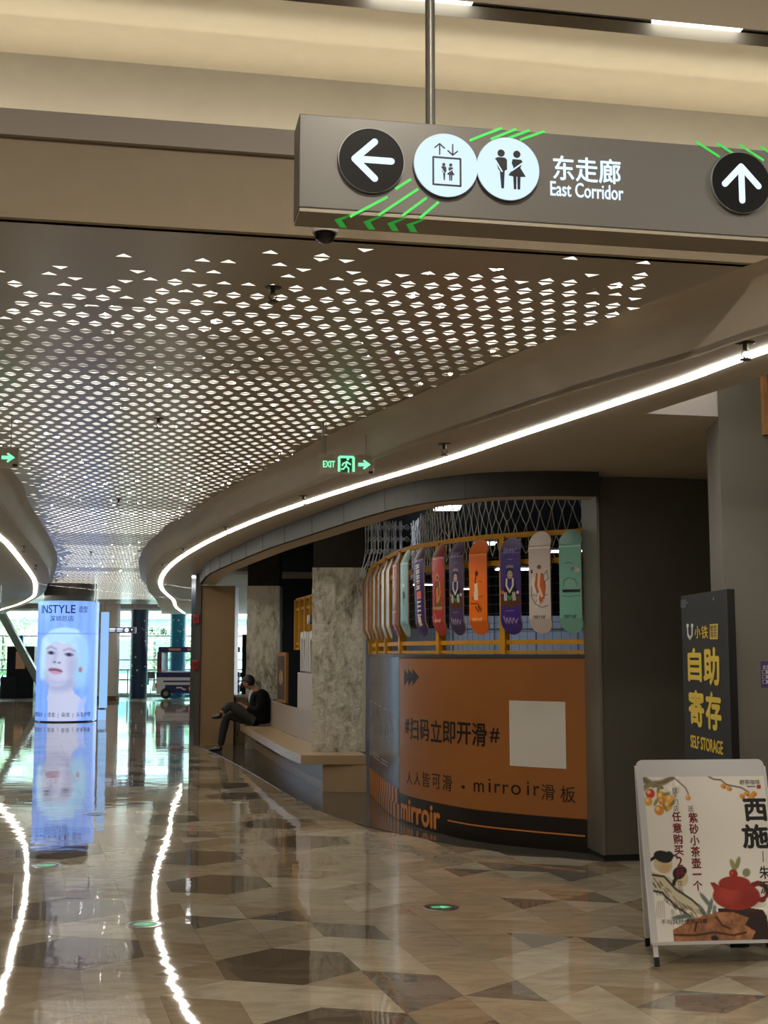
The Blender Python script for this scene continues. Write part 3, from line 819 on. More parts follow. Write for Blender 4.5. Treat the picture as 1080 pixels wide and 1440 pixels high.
xs=[674,689,700,711.5,726,743,755]; hs=[13,19,13,13,14,19,14]; ys=[1107,1104.5,1108.5,1109.5,1110.5,1108.5,1112]
rowtext('mirroir',xs,ys,[14,3,8,8,14,3,8],hs,'slogan_letter',M_PRN,.0)
rowtext('滑板',[771,799],[1114,1117],[19,21],[22,23],'slogan_letter',M_PRN,.0)
ptext(BW,'mirroir',592,1145,54,30,'logo_lettering',M_ORL,cw,.005,.0015,.035)
zl=BW.px(630,1153.5)[1]; strip(BW.px(630,1153)[0],BW.px(823,1178)[0],zl-.006,zl+.006,'print_line',M_ORL,.004,.002)
qb=[BW.px(718,984),BW.px(718,1077),BW.px(797,1082),BW.px(794,987)]
s0,s1=BW.px(717,1030)[0],BW.px(796,1030)[0]; zt=BW.px(756,986)[1]; zb=BW.px(756,1079)[1]
strip(s0,s1,zb,zt,'blank_card',mat('card_white',(205,200,192),.5),.004,.003)
# white script on the purple panel
M_GHOST=mat('pale_print',(150,146,154),.4)
for k,(x,y,w,h) in enumerate(((523,1003,4,44),(529,1008,5,50),(535.5,1012,6,50),(543,1016,7,50),(550,1018,6,44))):
    g=lambda a,b: BW.px(x+a*w/2,y-b*h/2)     # worn script, too faint to read
    strokes(BW,[[g(-.9,.8),g(.9,.7)],[g(0,1),g(0,-.2),g(-.7,-.9)],[g(.1,.1),g(.8,-.1),g(.7,-.9),g(.2,-.8)],[g(-.8,.2),g(-.6,-.3)]],.014,'script_mark',M_GHOST,cw,.005,.0015,False)
for dy in (0,5): strokes(BW,[[BW.px(526,1058+dy),BW.px(534,1065+dy)],[BW.px(536,1066.5+dy),BW.px(546,1073+dy)]],.012,'small_print_line',M_GHOST,cw,.005,.001,False)

# ---- yellow railing on top of the printed wall
def railing(poly,zs,posts,name,label,off,post_z):
    S=Wall(poly); t=thing(name,label,'railing',(poly[0][0],poly[0][1],zs[0]))
    for z,h in zs[1:]:
        A=offset(poly,off-.015);B=offset(poly,off+.015)
        MB().band(A,B,z,z+h).build('rail',M_YELLOW,t)
    for s in posts:
        q=S.map(s,0,off); p,d=S.at(s)
        a=Vector((q.x,q.y,post_z[0])); 
        mb=MB(); n=Vector((d.y,-d.x)); w=.026
        c=[(q.x+d.x*i*w+n.x*j*.04,q.y+d.y*i*w+n.y*j*.04) for i,j in ((-1,-1),(1,-1),(1,1),(-1,1))]
        mb.prism(c,post_z[0],post_z[1]).build('post',M_YELLOW,t)
    return S,t
BR=BOARD[::-1]
BS=Wall(BR)
posts=[BS.px(x,905)[0] for x in (517.5,528,540,560,614,706)]
railing(BR,[1.65,(1.655,.028),(1.735,.04),(2.44,.045),(2.68,.045)],posts,'yellow_railing','yellow steel railing carrying skateboards above the orange wall',-.045,(1.652,2.70))
# wire grid behind the boards
t=thing('wire_grid','fine wire mesh screen behind the row of skateboards','screen',(.5,12.,1.7))
GR=offset(BR,-.25)[:-9]; GW=Wall(GR)
mb=MB()
n=int(GW.L[-1]/.085)
for k in range(n+1):
    p=GW.map(min(k*.085,GW.L[-1]),0); mb.tube([(p.x,p.y,1.66),(p.x,p.y,2.70)],.0022,4)
mb.build('vertical_wires',M_STEEL,t)
mb=MB()
for k in range(13):
    z=1.68+k*.085; mb.tube([(q[0],q[1],z) for q in GR[::2]],.0022,4)
mb.build('horizontal_wires',M_STEEL,t)

# ---- skateboard decks hung along the railing
M_DECK=print_mat('deck_print',.22); M_WOOD=mat('maple_ply',(176,140,96),.45,var=.15,scale=40)
def deck_outline(k,W_,L_):
    """half width at height fraction k"""
    y=k*L_; r=.105
    if y<r: return W_/2*math.sqrt(max(0,1-((r-y)/r)**2))
    if y>L_-r: return W_/2*math.sqrt(max(0,1-((y-L_+r)/r)**2))
    return W_/2*(1-.03*math.sin(math.pi*k))
def skateboard(s,zc,tilt,cv,label,L_=.84,W_=.205,turn=0.):
    p,d=BS.at(s); n=Vector((d.y,-d.x))
    if turn:
        c_,s_=math.cos(turn),math.sin(turn); d=Vector((d.x*c_-d.y*s_,d.x*s_+d.y*c_)); n=Vector((d.y,-d.x))
    base=Vector((p.x+n.x*.05,p.y+n.y*.05,zc))
    t=thing('skateboard',label,'skateboard',(base.x,base.y,zc-L_/2),'skateboard decks on the yellow railing')
    cT,sT=math.cos(tilt),math.sin(tilt); w,h=cv.w,cv.h
    def pt(a,b,off):   # a across, b along (-L/2..L/2)
        k=b/(L_/2); kick=0.
        if abs(b)>L_/2-.13: kick=-(abs(b)-(L_/2-.13))*.42
        conc=.008*(abs(a)/(W_/2))**2
        x=a*cT-b*sT; z=a*sT+b*cT
        o=off+kick*1.0-conc
        return (base.x+d.x*x+n.x*o,base.y+d.y*x+n.y*o,base.z+z)
    vs=[]
    for j in range(h):
        k=j/(h-1); hw=max(deck_outline(k,W_,L_),.004)
        for i in range(w): vs.append(pt((i/(w-1)*2-1)*hw,(k-.5)*L_,.012))
    colgrid(vs,cv,'deck_print',M_DECK,t)
    J=36; vs=[];fs=[]
    for j in range(J):
        k=j/(J-1); hw=max(deck_outline(k,W_,L_),.004); b=(k-.5)*L_
        vs+= [pt(-hw,b,.0115),pt(0,b,.0115),pt(hw,b,.0115),pt(hw,b,0),pt(0,b,0),pt(-hw,b,0)]
    for j in range(J-1):
        a=j*6
        for i in range(6): fs.append((a+i,a+(i+1)%6,a+6+(i+1)%6,a+6+i))
    fs+=[tuple(range(6)),tuple(range((J-1)*6,J*6))]
    MB().add(vs,fs).build('deck',M_WOOD,t,True)
    return t
def cvs(base,top=None,near=True):
    c=Canvas(36 if near else 10,140 if near else 40,base,4.1)
    if top: c.poly([(0,3.4),(1,3.4),(1,4.1),(0,4.1)],top)
    return c
def word(c,y,rgb,x0=.22,x1=.78,n=7,h=.09,seed=0):
    # short line of block lettering reading mirroir
    adv=(x1-x0)/8.; x=x0; r=.014
    for ch in 'mirroir':
        if ch=='m': c.line([(x,y),(x,y+h),(x+adv,y+h),(x+adv,y)],r,rgb); c.line([(x+adv,y+h),(x+2*adv-.03,y+h),(x+2*adv-.03,y)],r,rgb); x+=2*adv
        elif ch=='i': c.line([(x+.02,y),(x+.02,y+h)],r,rgb).ell(x+.02,y+h+.05,r,r,rgb); x+=.7*adv
        elif ch=='r': c.line([(x,y),(x,y+h),(x+.05,y+h)],r,rgb); x+=1.05*adv
        else: c.ell(x+.04,y+h/2,.05,.055,rgb); c.ell(x+.04,y+h/2,.02,.028,c_base); x+=1.4*adv
    return c
c_base=(0,0,0)
def fig(c,kind,seed=0):
    """loose generic figure drawings"""
    if kind=='queen':
        c.ell(.5,2.55,.2,.24,(40,34,36)).ell(.5,2.5,.13,.17,(180,160,140)).ell(.44,2.54,.03,.02,(20,16,20)).ell(.56,2.54,.03,.02,(20,16,20)).line([(.46,2.42),(.54,2.42)],.015,(150,40,40))
        c.line([(.34,2.8),(.38,2.88),(.44,2.8),(.5,2.9),(.56,2.8),(.62,2.88),(.66,2.8)],.015,(190,170,120))
        c.poly([(.26,2.3),(.74,2.3),(.9,1.55),(.1,1.55)],(30,26,30)).line([(.34,2.32),(.32,2.05),(.48,1.78),(.64,2.05),(.64,2.32)],.035,(215,205,195)).ell(.48,2.1,.1,.18,(58,40,110))
        c.poly([(.05,1.62),(.95,1.62),(.98,1.25),(.5,1.12),(.02,1.25)],(86,52,34)).noise(.15,30,seed)
        for x in (.22,.30,.64,.72): c.line([(x,1.75),(x+.02,1.45)],.025,(205,200,190))
        c.line([(.4,1.62),(.5,1.5),(.6,1.62)],.04,(40,140,90)).ell(.12,1.78,.07,.07,(200,110,40)).ell(.86,1.76,.06,.07,(205,190,170))
        c.line([(.2,3.65),(.24,3.4),(.34,3.62),(.36,3.42),(.5,3.6),(.5,3.42),(.62,3.6),(.66,3.42),(.78,3.62)],.02,(140,120,160))
        c.line([(.18,.78),(.26,.5),(.34,.72),(.4,.48),(.5,.72),(.56,.48),(.66,.7),(.74,.5),(.84,.66)],.02,(170,150,190))
        c.line([(.3,1.0),(.7,1.0)],.01,(150,130,170)).line([(.4,3.15),(.62,3.15)],.01,(150,130,170))
    elif kind=='goddess':
        O=(60,40,30)
        c.ell(.34,1.9,.2,.36,(224,212,200),.4).ell(.66,1.9,.2,.3,(224,212,200),-.3)
        for q in range(6):
            a=q*1.05; c.line([(.5,1.5),(.5+.36*math.cos(a),1.55+.34*math.sin(a))],.012,O)
        c.ell(.5,2.55,.08,.11,(220,190,160)).ell(.5,2.65,.1,.09,(120,70,40))
        c.poly([(.38,2.4),(.64,2.4),(.78,1.9),(.7,1.4),(.56,1.2),(.4,1.6),(.3,1.95)],(196,96,44)).line([(.5,2.4),(.46,1.9),(.6,1.5)],.05,(226,200,170))
        c.line([(.38,2.4),(.3,1.95),(.4,1.6),(.56,1.2)],.014,O).line([(.64,2.4),(.78,1.9),(.7,1.4)],.014,O).line([(.46,1.6),(.42,1.25),(.34,1.1)],.04,(228,210,190))
        c.line([(.15,1.9),(.12,1.5),(.3,1.2),(.6,1.05),(.85,1.12)],.016,O).line([(.68,2.3),(.84,2.5),(.9,2.2),(.7,2.0)],.014,O).poly([(.12,2.55),(.2,2.55),(.2,2.4),(.12,2.4)],O)
    elif kind=='lady':
        c.ell(.46,2.62,.09,.12,(60,30,20)).line([(.42,2.48),(.38,2.25),(.42,2.05)],.03,(60,30,20)).poly([(.34,2.2),(.5,2.2),(.54,1.5),(.3,1.5)],(226,210,180))
        c.line([(.3,1.5),(.2,1.62)],.02,(40,24,16)).line([(.12,1.35),(.5,1.35),(.72,1.1)],.02,(40,24,16)).line([(.4,1.2),(.56,1.0)],.03,(40,24,16)).line([(.54,1.22),(.68,1.02)],.03,(40,24,16)).line([(.56,1.62),(.8,1.65)],.012,(60,30,20)).line([(.6,2.3),(.74,2.25)],.012,(60,30,20))
    elif kind=='saint':
        c.ell(.5,2.6,.12,.15,(190,160,90)).ell(.5,2.58,.08,.1,(70,44,30)).poly([(.34,2.4),(.66,2.4),(.82,1.3),(.2,1.3)],(112,82,46)).poly([(.4,2.1),(.56,2.2),(.62,1.5),(.4,1.45)],(206,110,50)).poly([(.16,1.3),(.88,1.3),(.84,1.18),(.2,1.18)],(176,150,90)).noise(.25,26,seed)
        c.line([(.34,2.4),(.28,1.9),(.36,1.5)],.025,(60,46,30)).line([(.66,2.4),(.72,1.9),(.62,1.6)],.025,(190,170,110)).line([(.3,.98),(.34,.75)],.02,(190,130,120))
    elif kind=='bear':
        K=(40,60,56)
        c.ell(.5,1.95,.26,.2,(132,178,160)).line([(.2,1.85),(.24,2.1),(.45,2.18),(.7,2.12),(.82,1.9)],.012,K).poly([(.1,1.72),(.95,1.72),(.9,1.6),(.2,1.6)],(24,26,26)).ell(.75,2.5,.12,.09,(196,170,160)).ell(.64,2.52,.09,.08,(60,60,60),0,None,.5).ell(.86,2.46,.05,.06,(210,190,180))
        c.line([(.3,2.75),(.5,2.78),(.62,2.74)],.012,K).line([(.1,1.5),(.4,1.45),(.9,1.48)],.01,K)
    elif kind=='crow':
        c.ell(.5,2.4,.16,.1,(210,200,190)).ell(.55,1.95,.14,.2,(30,30,34),.5).line([(.3,2.9),(.52,2.95)],.015,(40,50,60)).line([(.5,1.75),(.6,1.5)],.03,(120,60,60))
    elif kind=='letters':
        W_=(220,214,206)
        for q in range(5):
            y=3.25-q*.24; c.line([(.3,y),(.62,y)],.03,W_).line([(.3,y-.12),(.62,y-.1)],.03,W_ if q!=3 else (230,120,90)); c.line([(.46,y),(.46,y-.12)],.025,W_)
        c.poly([(.3,2.05),(.72,2.05),(.72,1.7),(.3,1.7)],(226,110,86))
        for q in range(4):
            y=1.6-q*.2; c.line([(.32,y),(.66,y-.04)],.03,W_).line([(.34,y-.1),(.5,y-.02)],.025,W_)
        c.poly([(.36,.9),(.62,.9),(.72,.5),(.4,.46)],(214,190,150))
boards=[]
# (pixel x, base colour, shade of the nose, figure, logo colour, label)
SPEC=[(806,(120,178,158),(96,150,134),'bear',(26,34,34),'teal skateboard deck with a boat drawing next to the grey corner'),
 (763,(206,192,184),(200,186,176),'goddess',(60,46,40),'off white skateboard deck with an orange-robed figure'),
 (722.5,(64,44,124),(50,32,98),'queen',None,'bright purple skateboard deck with a white-collared figure'),
 (677.5,(232,112,30),(206,92,24),'lady',(248,190,140),'bright orange skateboard deck with a small sketched lady'),
 (648,(74,56,92),(58,46,70),'queen',None,'dull purple skateboard deck with a white-collared figure left of the orange deck'),
 (623,(176,58,58),(104,46,42),'saint',(226,190,180),'red skateboard deck with a golden standing figure'),
 (596.5,(58,40,100),(48,40,58),'letters',None,'tilted dark purple skateboard deck covered in white lettering'),
 (575.5,(128,172,178),(110,150,154),'crow',(40,60,66),'pale blue skateboard deck with a black bird'),
 (562,(140,58,56),(110,46,44),'saint',None,'dark red narrow-looking skateboard deck beside the pale blue one')]
ZB=2.25
for k,(x,b,top,kind,lg,label) in enumerate(SPEC):
    c_base=b
    c=cvs(b,None); c.poly([(0,3.42),(1,3.42),(1,4.1),(0,4.1)],top,.8); c.line([(0,3.42),(1,3.42)],.02,tuple(min(255,v+50) for v in b))
    fig(c,kind,k)
    if lg: word(c,.62,lg)
    L_=.89 if k<2 else .86
    s=BS.px(x,830)[0]
    skateboard(s,ZB+(.02 if k<2 else 0.),(.07 if kind=='letters' else 0.),c,label,L_,.212)
EDGE=[(552,(190,186,176),'pale skateboard deck seen edge-on, right end of the edge-on cluster'),(545,(202,206,210),'silvery white skateboard deck seen edge-on'),(538.5,(120,82,64),'brown skateboard deck seen edge-on between pale decks'),
 (532.5,(170,160,144),'beige skateboard deck seen edge-on'),(527,(150,70,60),'rusty red skateboard deck seen edge-on'),(522,(176,160,140),'cream skateboard deck seen edge-on near the column'),(517.5,(142,46,40),'dark red skateboard deck seen edge-on against the plaster column')]
for k,(x,b,label) in enumerate(EDGE):
    c=cvs(b,None,False); c.noise(.2,8,k)
    skateboard(BS.px(x,830)[0],ZB-.02,0.,c,label,.84,.205)

# ---- rope net above the railing
net=MB(); NW=Wall(offset(BR,-.5)); 
nc=int(NW.L[-1]/.11); nr=5
def nv(i,j):
    h=((i*7349+j*9151)%97)/97-.5; g=((i*3331+j*7127)%89)/89-.5
    s=(i+(.5 if j%2 else 0))*NW.L[-1]/nc+.05*h; sag=.06*math.sin(i*.55)
    z=3.22-j*.135+.05*g-(sag if j>2 else 0)
    q=NW.map(min(max(s,.0),NW.L[-1]),z,.05*h); return q
for i in range(nc+1):
    for j in range(nr):
        a=nv(i,j); k=i if j%2==0 else i+1
        for b in (nv(k-1,j+1) if j%2==0 else nv(i,j+1), nv(i,j+1) if j%2==0 else nv(i+1,j+1)):
            m_=(a+b)/2+Vector((0,0,-.012)); net.tube([a,m_,b],.0045,4,False)
        net.tube([a+Vector((0,0,.009)),a-Vector((0,0,.009))],.009,5)
M_ROPE=mat('white_rope',(206,208,206),.8)
tag(net.build('rope_net',M_ROPE),'white knotted rope net hanging over the skateboards','net')
# gathered net bunch beside the plaster column
nb=MB()
for k in range(26):
    x=-.22+k*.018; y=15.5+.12*math.sin(k*1.7)
    nb.tube([(x+random.uniform(-.02,.02),y,3.3),(x+random.uniform(-.04,.04),y-.05,2.95),(x-.08+random.uniform(-.05,.05),y-.1,2.6)],.005,4,False)
    for z in (2.75,2.9,3.05,3.2): nb.tube([(x,y,z),(x+.05,y-.03,z+.05),(x+.1,y,z)],.0045,4,False)
tag(nb.build('rope_net_bunch',M_ROPE),'gathered bunch of white rope net beside the plaster column','net')

# ---- lamps of the shop
M_TUBE=glow('shop_tube_light',(225,236,255),9.)
def lamp(x,y,Y,w,ln,label):
    p=at_Y(x,y,Y)
    t=thing('shop_lamp',label,'light',(p.x,p.y,p.z),'hanging lamps inside the skate shop')
    MB().box(p.x-ln/2,Y-w/2,p.z,p.x+ln/2,Y+w/2,p.z+.03).build('housing',M_WHITE,t)
    MB().box(p.x-ln/2+.01,Y-w/2+.01,p.z-.008,p.x+ln/2-.01,Y+w/2-.01,p.z-.001).build('diffuser',M_TUBE,t)
    for dx in (-.3,.3): MB().tube([(p.x+dx*ln,Y,p.z+.03),(p.x+dx*ln,Y,4.3)],.004,5).build('cord',M_STEEL,t)
lamp(629,714,14.6,.5,.32,'bright lamp panel behind the rope net')
lamp(682,764,16.5,.42,.30,'lamp panel showing above the orange deck')
lamp(600,822,22.5,.3,.5,'small far lamp between the purple deck and red deck')
lamp(665,828,21.,.3,.45,'small far lamp left of the orange deck')
lamp(735,800,16.,.3,.7,'lamp hidden behind the purple deck')
lamp(800,775,16.,.3,.7,'lamp hidden behind the teal deck')

# ---- plaster columns
def plaster_mat():
    m=bpy.data.materials.new('stained_plaster'); m.use_nodes=True; nt=m.node_tree; p=nt.nodes['Principled BSDF']
    g=nt.nodes.new('ShaderNodeNewGeometry'); mp=nt.nodes.new('ShaderNodeMapping'); mp.inputs['Scale'].default_value=(1.6,1.6,.6)
    nt.links.new(g.outputs['Position'],mp.inputs['Vector'])
    n=nt.nodes.new('ShaderNodeTexNoise'); n.inputs['Scale'].default_value=5.5; n.inputs['Detail'].default_value=12; n.inputs['Roughness'].default_value=.78; n.inputs['Distortion'].default_value=.5
    nt.links.new(mp.outputs[0],n.inputs['Vector'])
    nl=nt.nodes.new('ShaderNodeTexNoise'); nl.inputs['Scale'].default_value=1.1; nl.inputs['Detail'].default_value=3
    nt.links.new(g.outputs['Position'],nl.inputs['Vector'])
    ad=nt.nodes.new('ShaderNodeMath'); ad.operation='MULTIPLY_ADD'; ad.inputs[1].default_value=.45
    nt.links.new(nl.outputs['Fac'],ad.inputs[0]); nt.links.new(n.outputs['Fac'],ad.inputs[2])
    r=nt.nodes.new('ShaderNodeValToRGB'); cr=r.color_ramp
    cr.elements[0].position=.58; cr.elements[0].color=(*lin((76,70,58)),1); cr.elements[1].position=.80; cr.elements[1].color=(*lin((212,207,190)),1)
    e=cr.elements.new(.67); e.color=(*lin((168,161,142)),1)
    nt.links.new(ad.outputs[0],r.inputs['Fac']); nt.links.new(r.outputs['Color'],p.inputs['Base Color'])
    n2=nt.nodes.new('ShaderNodeTexNoise'); n2.inputs['Scale'].default_value=14; n2.inputs['Detail'].default_value=6
    nt.links.new(g.outputs['Position'],n2.inputs['Vector'])
    b=nt.nodes.new('ShaderNodeBump'); b.inputs['Distance'].default_value=.03; nt.links.new(n2.outputs['Fac'],b.inputs['Height']); nt.links.new(b.outputs['Normal'],p.inputs['Normal'])
    p.inputs['Roughness'].default_value=.85; return m
M_STUC=plaster_mat(); M_COLTOP=mat('dark_column_top',(38,34,28),.9,var=.2,scale=8)
def stucco(x0,y0,x1,y1,z0,z1,top,label):
    t=thing('plaster_column',label,'column',((x0+x1)/2,(y0+y1)/2,z0),'rough plaster columns')
    # slightly uneven faces
    n=14; vs=[];fs=[]
    per=[(x0,y0),(x1,y0),(x1,y1),(x0,y1)]
    ring=[]
    for k in range(4):
        a,b=per[k],per[(k+1)%4]
        for i in range(6): ring.append((a[0]+(b[0]-a[0])*i/6,a[1]+(b[1]-a[1])*i/6))
    m=len(ring)
    for j in range(n):
        z=z0+(top-z0)*j/(n-1)
        for q in ring: vs.append((q[0]+random.uniform(-.006,.006),q[1]+random.uniform(-.006,.006),z))
    for j in range(n-1):
        for i in range(m): fs.append((j*m+i,j*m+(i+1)%m,(j+1)*m+(i+1)%m,(j+1)*m+i))
    fs+=[tuple(range(m)),tuple(range((n-1)*m,n*m))]
    MB().add(vs,fs).build('shaft',M_STUC,t,True)
    MB().box(x0+.01,y0+.01,top-.01,x1-.01,y1-.01,z1).build('dark_top',M_COLTOP,t)  # upper part of the column in a darker brown
    MB().box(x1-.03,y0-.012,z0,x1+.01,y0+.02,2.0).build('corner_bead',mat('bead_cream',(190,184,164),.7),t)
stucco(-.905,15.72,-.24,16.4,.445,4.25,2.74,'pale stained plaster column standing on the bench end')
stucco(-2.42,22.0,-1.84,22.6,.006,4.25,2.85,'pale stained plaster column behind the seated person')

# ---- bench along the shop
FE=spline([(-1.0,15.2),(-1.28,16.3),(-1.51,17.3),(-1.96,19.4),(-2.5,21.9)],6)
BE=spline([(-.21,15.2),(-.45,16.3),(-.985,17.3),(-1.50,19.4),(-2.04,21.9)],6)
BK=spline([(-.78,16.45),(-.985,17.2),(-1.50,19.4),(-2.04,21.9)],6)
t=thing('bench','long cream stone bench curving along the skate shop front','bench',(-1.5,18.,0.004))
MB().band(FE,BE,.33,.445).build('seat',M_CREAM,t,bevel=.006)
MB().band(offset(FE,.27),offset(BE,.0),.005,.33).build('base',M_CREAM,t)
MB().band(BK,offset(BK,.05),.446,.86).build('backrest',mat('cream_back_panel',(176,162,150),.35,var=.03),t)
# counter with standing letters behind the bench
CT=[(-1.42,18.9),(-1.12,17.6),(-.80,16.5)]
t=thing('shop_counter','pale counter behind the bench back','counter',(-1.,17.6,0.005))
MB().band(offset(CT,-.12)[::1],offset(CT,-.6),.005,1.38).build('body',mat('counter_pale',(196,184,178),.35),t)
CW=Wall(CT)
t=thing('letter_sign','large white standing letters mirroir on the pale counter','letters',(-1.2,17.9,1.385))
LW=Wall(offset(CT,-.18))
M_LETW=mat('letter_white',(215,214,210),.35); M_LETG=mat('letter_side_grey',(96,96,98),.5)
text(LW,'mirroir',(.05,1.385,2.3,2.22),'letter_row',M_LETW,t,0.,.03,.0)
text(LW,'mirroir',(.05,1.385,2.3,2.22),'letter_side',M_LETG,t,-.14,.139,.0)
S2=spline([(-1.74,20.6),(-1.35,18.9),(-1.0,17.2)],6)
S2w=Wall(S2)
railing(S2,[1.72,(1.72,.035),(1.80,.04),(2.36,.045),(2.52,.045)],[.02,.5,1.0,1.5,2.0,2.5,3.0],'yellow_railing','yellow steel railing between the two plaster columns',-.3,(1.72,2.54))
# picture board between column and counter
t=thing('framed_picture','tall tan-framed picture standing behind the bench back','picture',(-1.62,20.6,.86))
PW=Wall([(-1.78,20.9),(-1.58,20.2)])
MB().band([(-1.78,20.9),(-1.58,20.2)],[(-1.74,20.92),(-1.54,20.22)],.866,1.68).build('frame',mat('tan_frame',(150,104,48),.5),t)
cv=Canvas(20,50,(70,54,44),2.4); cv.noise(.6,8,3); cv.ell(.5,1.2,.3,.4,(160,130,100)).noise(.3,14,5)
sheet(PW,(.06,.92,.62,1.62),cv,'picture',print_mat('poster_print',.5),t,.004)
# display screen seen through the gap
t=thing('low_cabinet','low brown cabinet in the gap beside the tan panel','cabinet',(-2.58,23.4,.004))
MB().box(-2.74,23.2,.005,-2.40,23.6,.86).build('body',mat('cabinet_brown',(96,76,52),.5),t,bevel=.005)
MB().box(-2.75,23.19,.86,-2.39,23.61,.895).build('top',mat('cabinet_top',(150,140,124),.4),t)
t=thing('display_screen','tall black display screen in the gap beside the tan panel','screen',(-2.62,23.5,.9))
MB().box(-2.66,23.46,.9,-2.5,23.52,2.02).build('housing',M_BLACK,t,bevel=.004)
MB().box(-2.655,23.452,.92,-2.505,23.459,2.0).build('screen',mat('screen_dark',(20,24,30),.1),t)

# ---- self storage panel
TP=Wall([(1.954,8.2),(2.006,7.3)])
t=thing('storage_panel','tall dark grey self storage panel with yellow lettering by the grey wall','sign',(1.98,7.75,.005))
M_TOT=mat('totem_dark',(46,47,48),.6,var=.05,spec=.2); M_YL=mat('totem_yellow',(226,196,40),.45)
MB().prism([(1.954,8.2),(2.006,7.3),(2.052,7.303),(2.0,8.203)],.03,2.03).build('panel',M_TOT,t,bevel=.003)
MB().prism([(2.0065,7.292),(2.053,7.295),(2.0515,7.302),(2.0055,7.299)],.03,2.03).build('edge_strip',M_BLACK,t)
MB().prism([(1.90,8.22),(1.96,7.28),(2.07,7.28),(2.05,8.22)],.004,.03).build('foot_plate',M_BLACK,t)
u0,z=TP.px(969,882)[0],0
strokes(TP,[[TP.px(*q) for q in ((967.5,884),(968,893),(971,898),(974,893),(974,884))]],.02,'logo_curve',M_LETW,t,.002,.002)
for x in (967.5,974): shape(TP,circle(TP.px(x,880),.022,.014,n=14),'logo_dot',M_LETW,t,.002,.002)
ptext(TP,'小',981.5,889,8,17,'lettering',M_YL,t,.002,.002,.0)
ptext(TP,'铁',991.5,889,9,18,'lettering',M_YL,t,.002,.002,.0)
pshape(TP,[(999,878),(1010,877),(1010,899),(999,899)],'badge',M_YL,t,.002,.002)
ptext(TP,'智慧\n寄存',1004.5,888,9.5,18,'badge_lettering',M_BLACK,t,.0045,.001)
ptext(TP,'自',977.5,935,18,44,'lettering',M_YL,t,.002,.002,.03)
ptext(TP,'助',1001,937,21,50,'lettering',M_YL,t,.002,.002,.03)
ptext(TP,'寄',980,996,20,48,'lettering',M_YL,t,.002,.002,.03)
ptext(TP,'存',1004,1000,21,50,'lettering',M_YL,t,.002,.002,.03)
sb=[TP.px(972,1043),TP.px(1018,1047)]
uA=TP.px(972,1046)[0]; uB=TP.px(1017,1050)[0]; zz=TP.px(994,1047)[1]
text(TP,'SELF STORAGE',(uA,zz-.038,uB,zz+.038),'lettering',M_YL,t,.002,.002,.02)
pshape(TP,[(958,844),(966,843),(966,854),(958,855)],'corner_label',mat('label_grey',(30,32,34),.4),t,.002,.001)
for x,y in ((967.5,848),(1004,842)): shape(TP,circle(TP.px(x,y),.008,n=10),'screw',M_STEEL,t,.002,.002)

# ---- A-frame poster stand
A_o=Vector((1.452,6.765,.0)); ALEAN=.235
au=Vector((.985,.10,0)).normalized(); av=Vector((-au.y*ALEAN,au.x*ALEAN,1)).normalized()
AP=Plane(A_o,au,av)
t=thing('poster_stand','white folding A-frame stand with a red teapot poster','poster stand',(1.75,7.0,0.))
AW_=.70; h0=AP.px(1000,1325)[1]; h1=AP.px(990,1068)[1]; hp=AP.px(990,1092)[1]
M_FR=mat('aframe_white',(206,205,208),.35)
def rrect(x0,y0,x1,y1,r,n=6):
    P=[]
    for cx,cy,a in ((x1-r,y1-r,0),(x0+r,y1-r,90)):
        for k in range(n+1):
            b=math.radians(a+90*k/n); P.append((cx+r*math.cos(b),cy+r*math.sin(b)))
    return P+[(x0,y0),(x1,y0)]
shape(AP,rrect(-.03,h0,AW_,h1,.035),'front_board',M_FR,t,-.012,.012)
cvw,cvh=180,258
asp=(hp-h0-.012)/(AW_-.012)
cv=Canvas(cvw,cvh,(234,230,222),asp)
Hh=asp
def Y_(v): return v*Hh        # v: 0 bottom .. 1 top
BRN=(90,72,50)
# fruit branch, top left
for pts,r,r2 in (([(.0,Y_(.985)),(.08,Y_(.95)),(.17,Y_(.965)),(.24,Y_(.99))],.03,.02),([(.0,Y_(.93)),(.07,Y_(.955)),(.15,Y_(.93))],.02,.015)):
    cv.line(pts,r,(150,136,108),None,1.,r2).line(pts,r*.4,(96,82,60),None,.7)
cv.noise(.25,40,4,((cv.x<.3)&(cv.y>Y_(.88))).astype(float))
cv.line([(.26,Y_(.99)),(.30,Y_(.96)),(.34,Y_(.93)),(.36,Y_(.89))],.006,(130,104,84))
for x,v,rr,c in ((.05,.895,.038,(206,60,36)),(.14,.875,.042,(228,160,40)),(.18,.82,.042,(226,170,52)),(.11,.79,.040,(218,140,40)),(.03,.845,.034,(224,168,60)),(.21,.86,.034,(232,180,70)),(.14,.845,.03,(206,140,50)),(.355,.865,.022,(226,150,50))):
    cv.ell(x,Y_(v),rr,rr,c); cv.ell(x-rr*.3,Y_(v)+rr*.3,rr*.4,rr*.4,(248,220,150),0,.8,.7)
for x,v,a in ((.05,.945,.5),(.12,.92,1.2),(.0,.92,.9),(.18,.89,.2),(.09,.84,1.),(.16,.805,2.),(.22,.83,.7)): cv.ell(x,Y_(v),.035,.013,(136,140,88),a,.6)
# twig, top middle
cv.line([(.54,Y_(.998)),(.58,Y_(.98)),(.64,Y_(.975)),(.68,Y_(.945)),(.80,Y_(.925)),(.86,Y_(.895))],.006,(96,70,66))
for x,v in ((.655,.935),(.70,.92),(.84,.885),(.88,.87),(.80,.87),(.865,.855),(.90,.885)): cv.ell(x,Y_(v),.024,.022,(222,160,70)).ell(x+.008,Y_(v)-.008,.01,.01,(180,110,50))
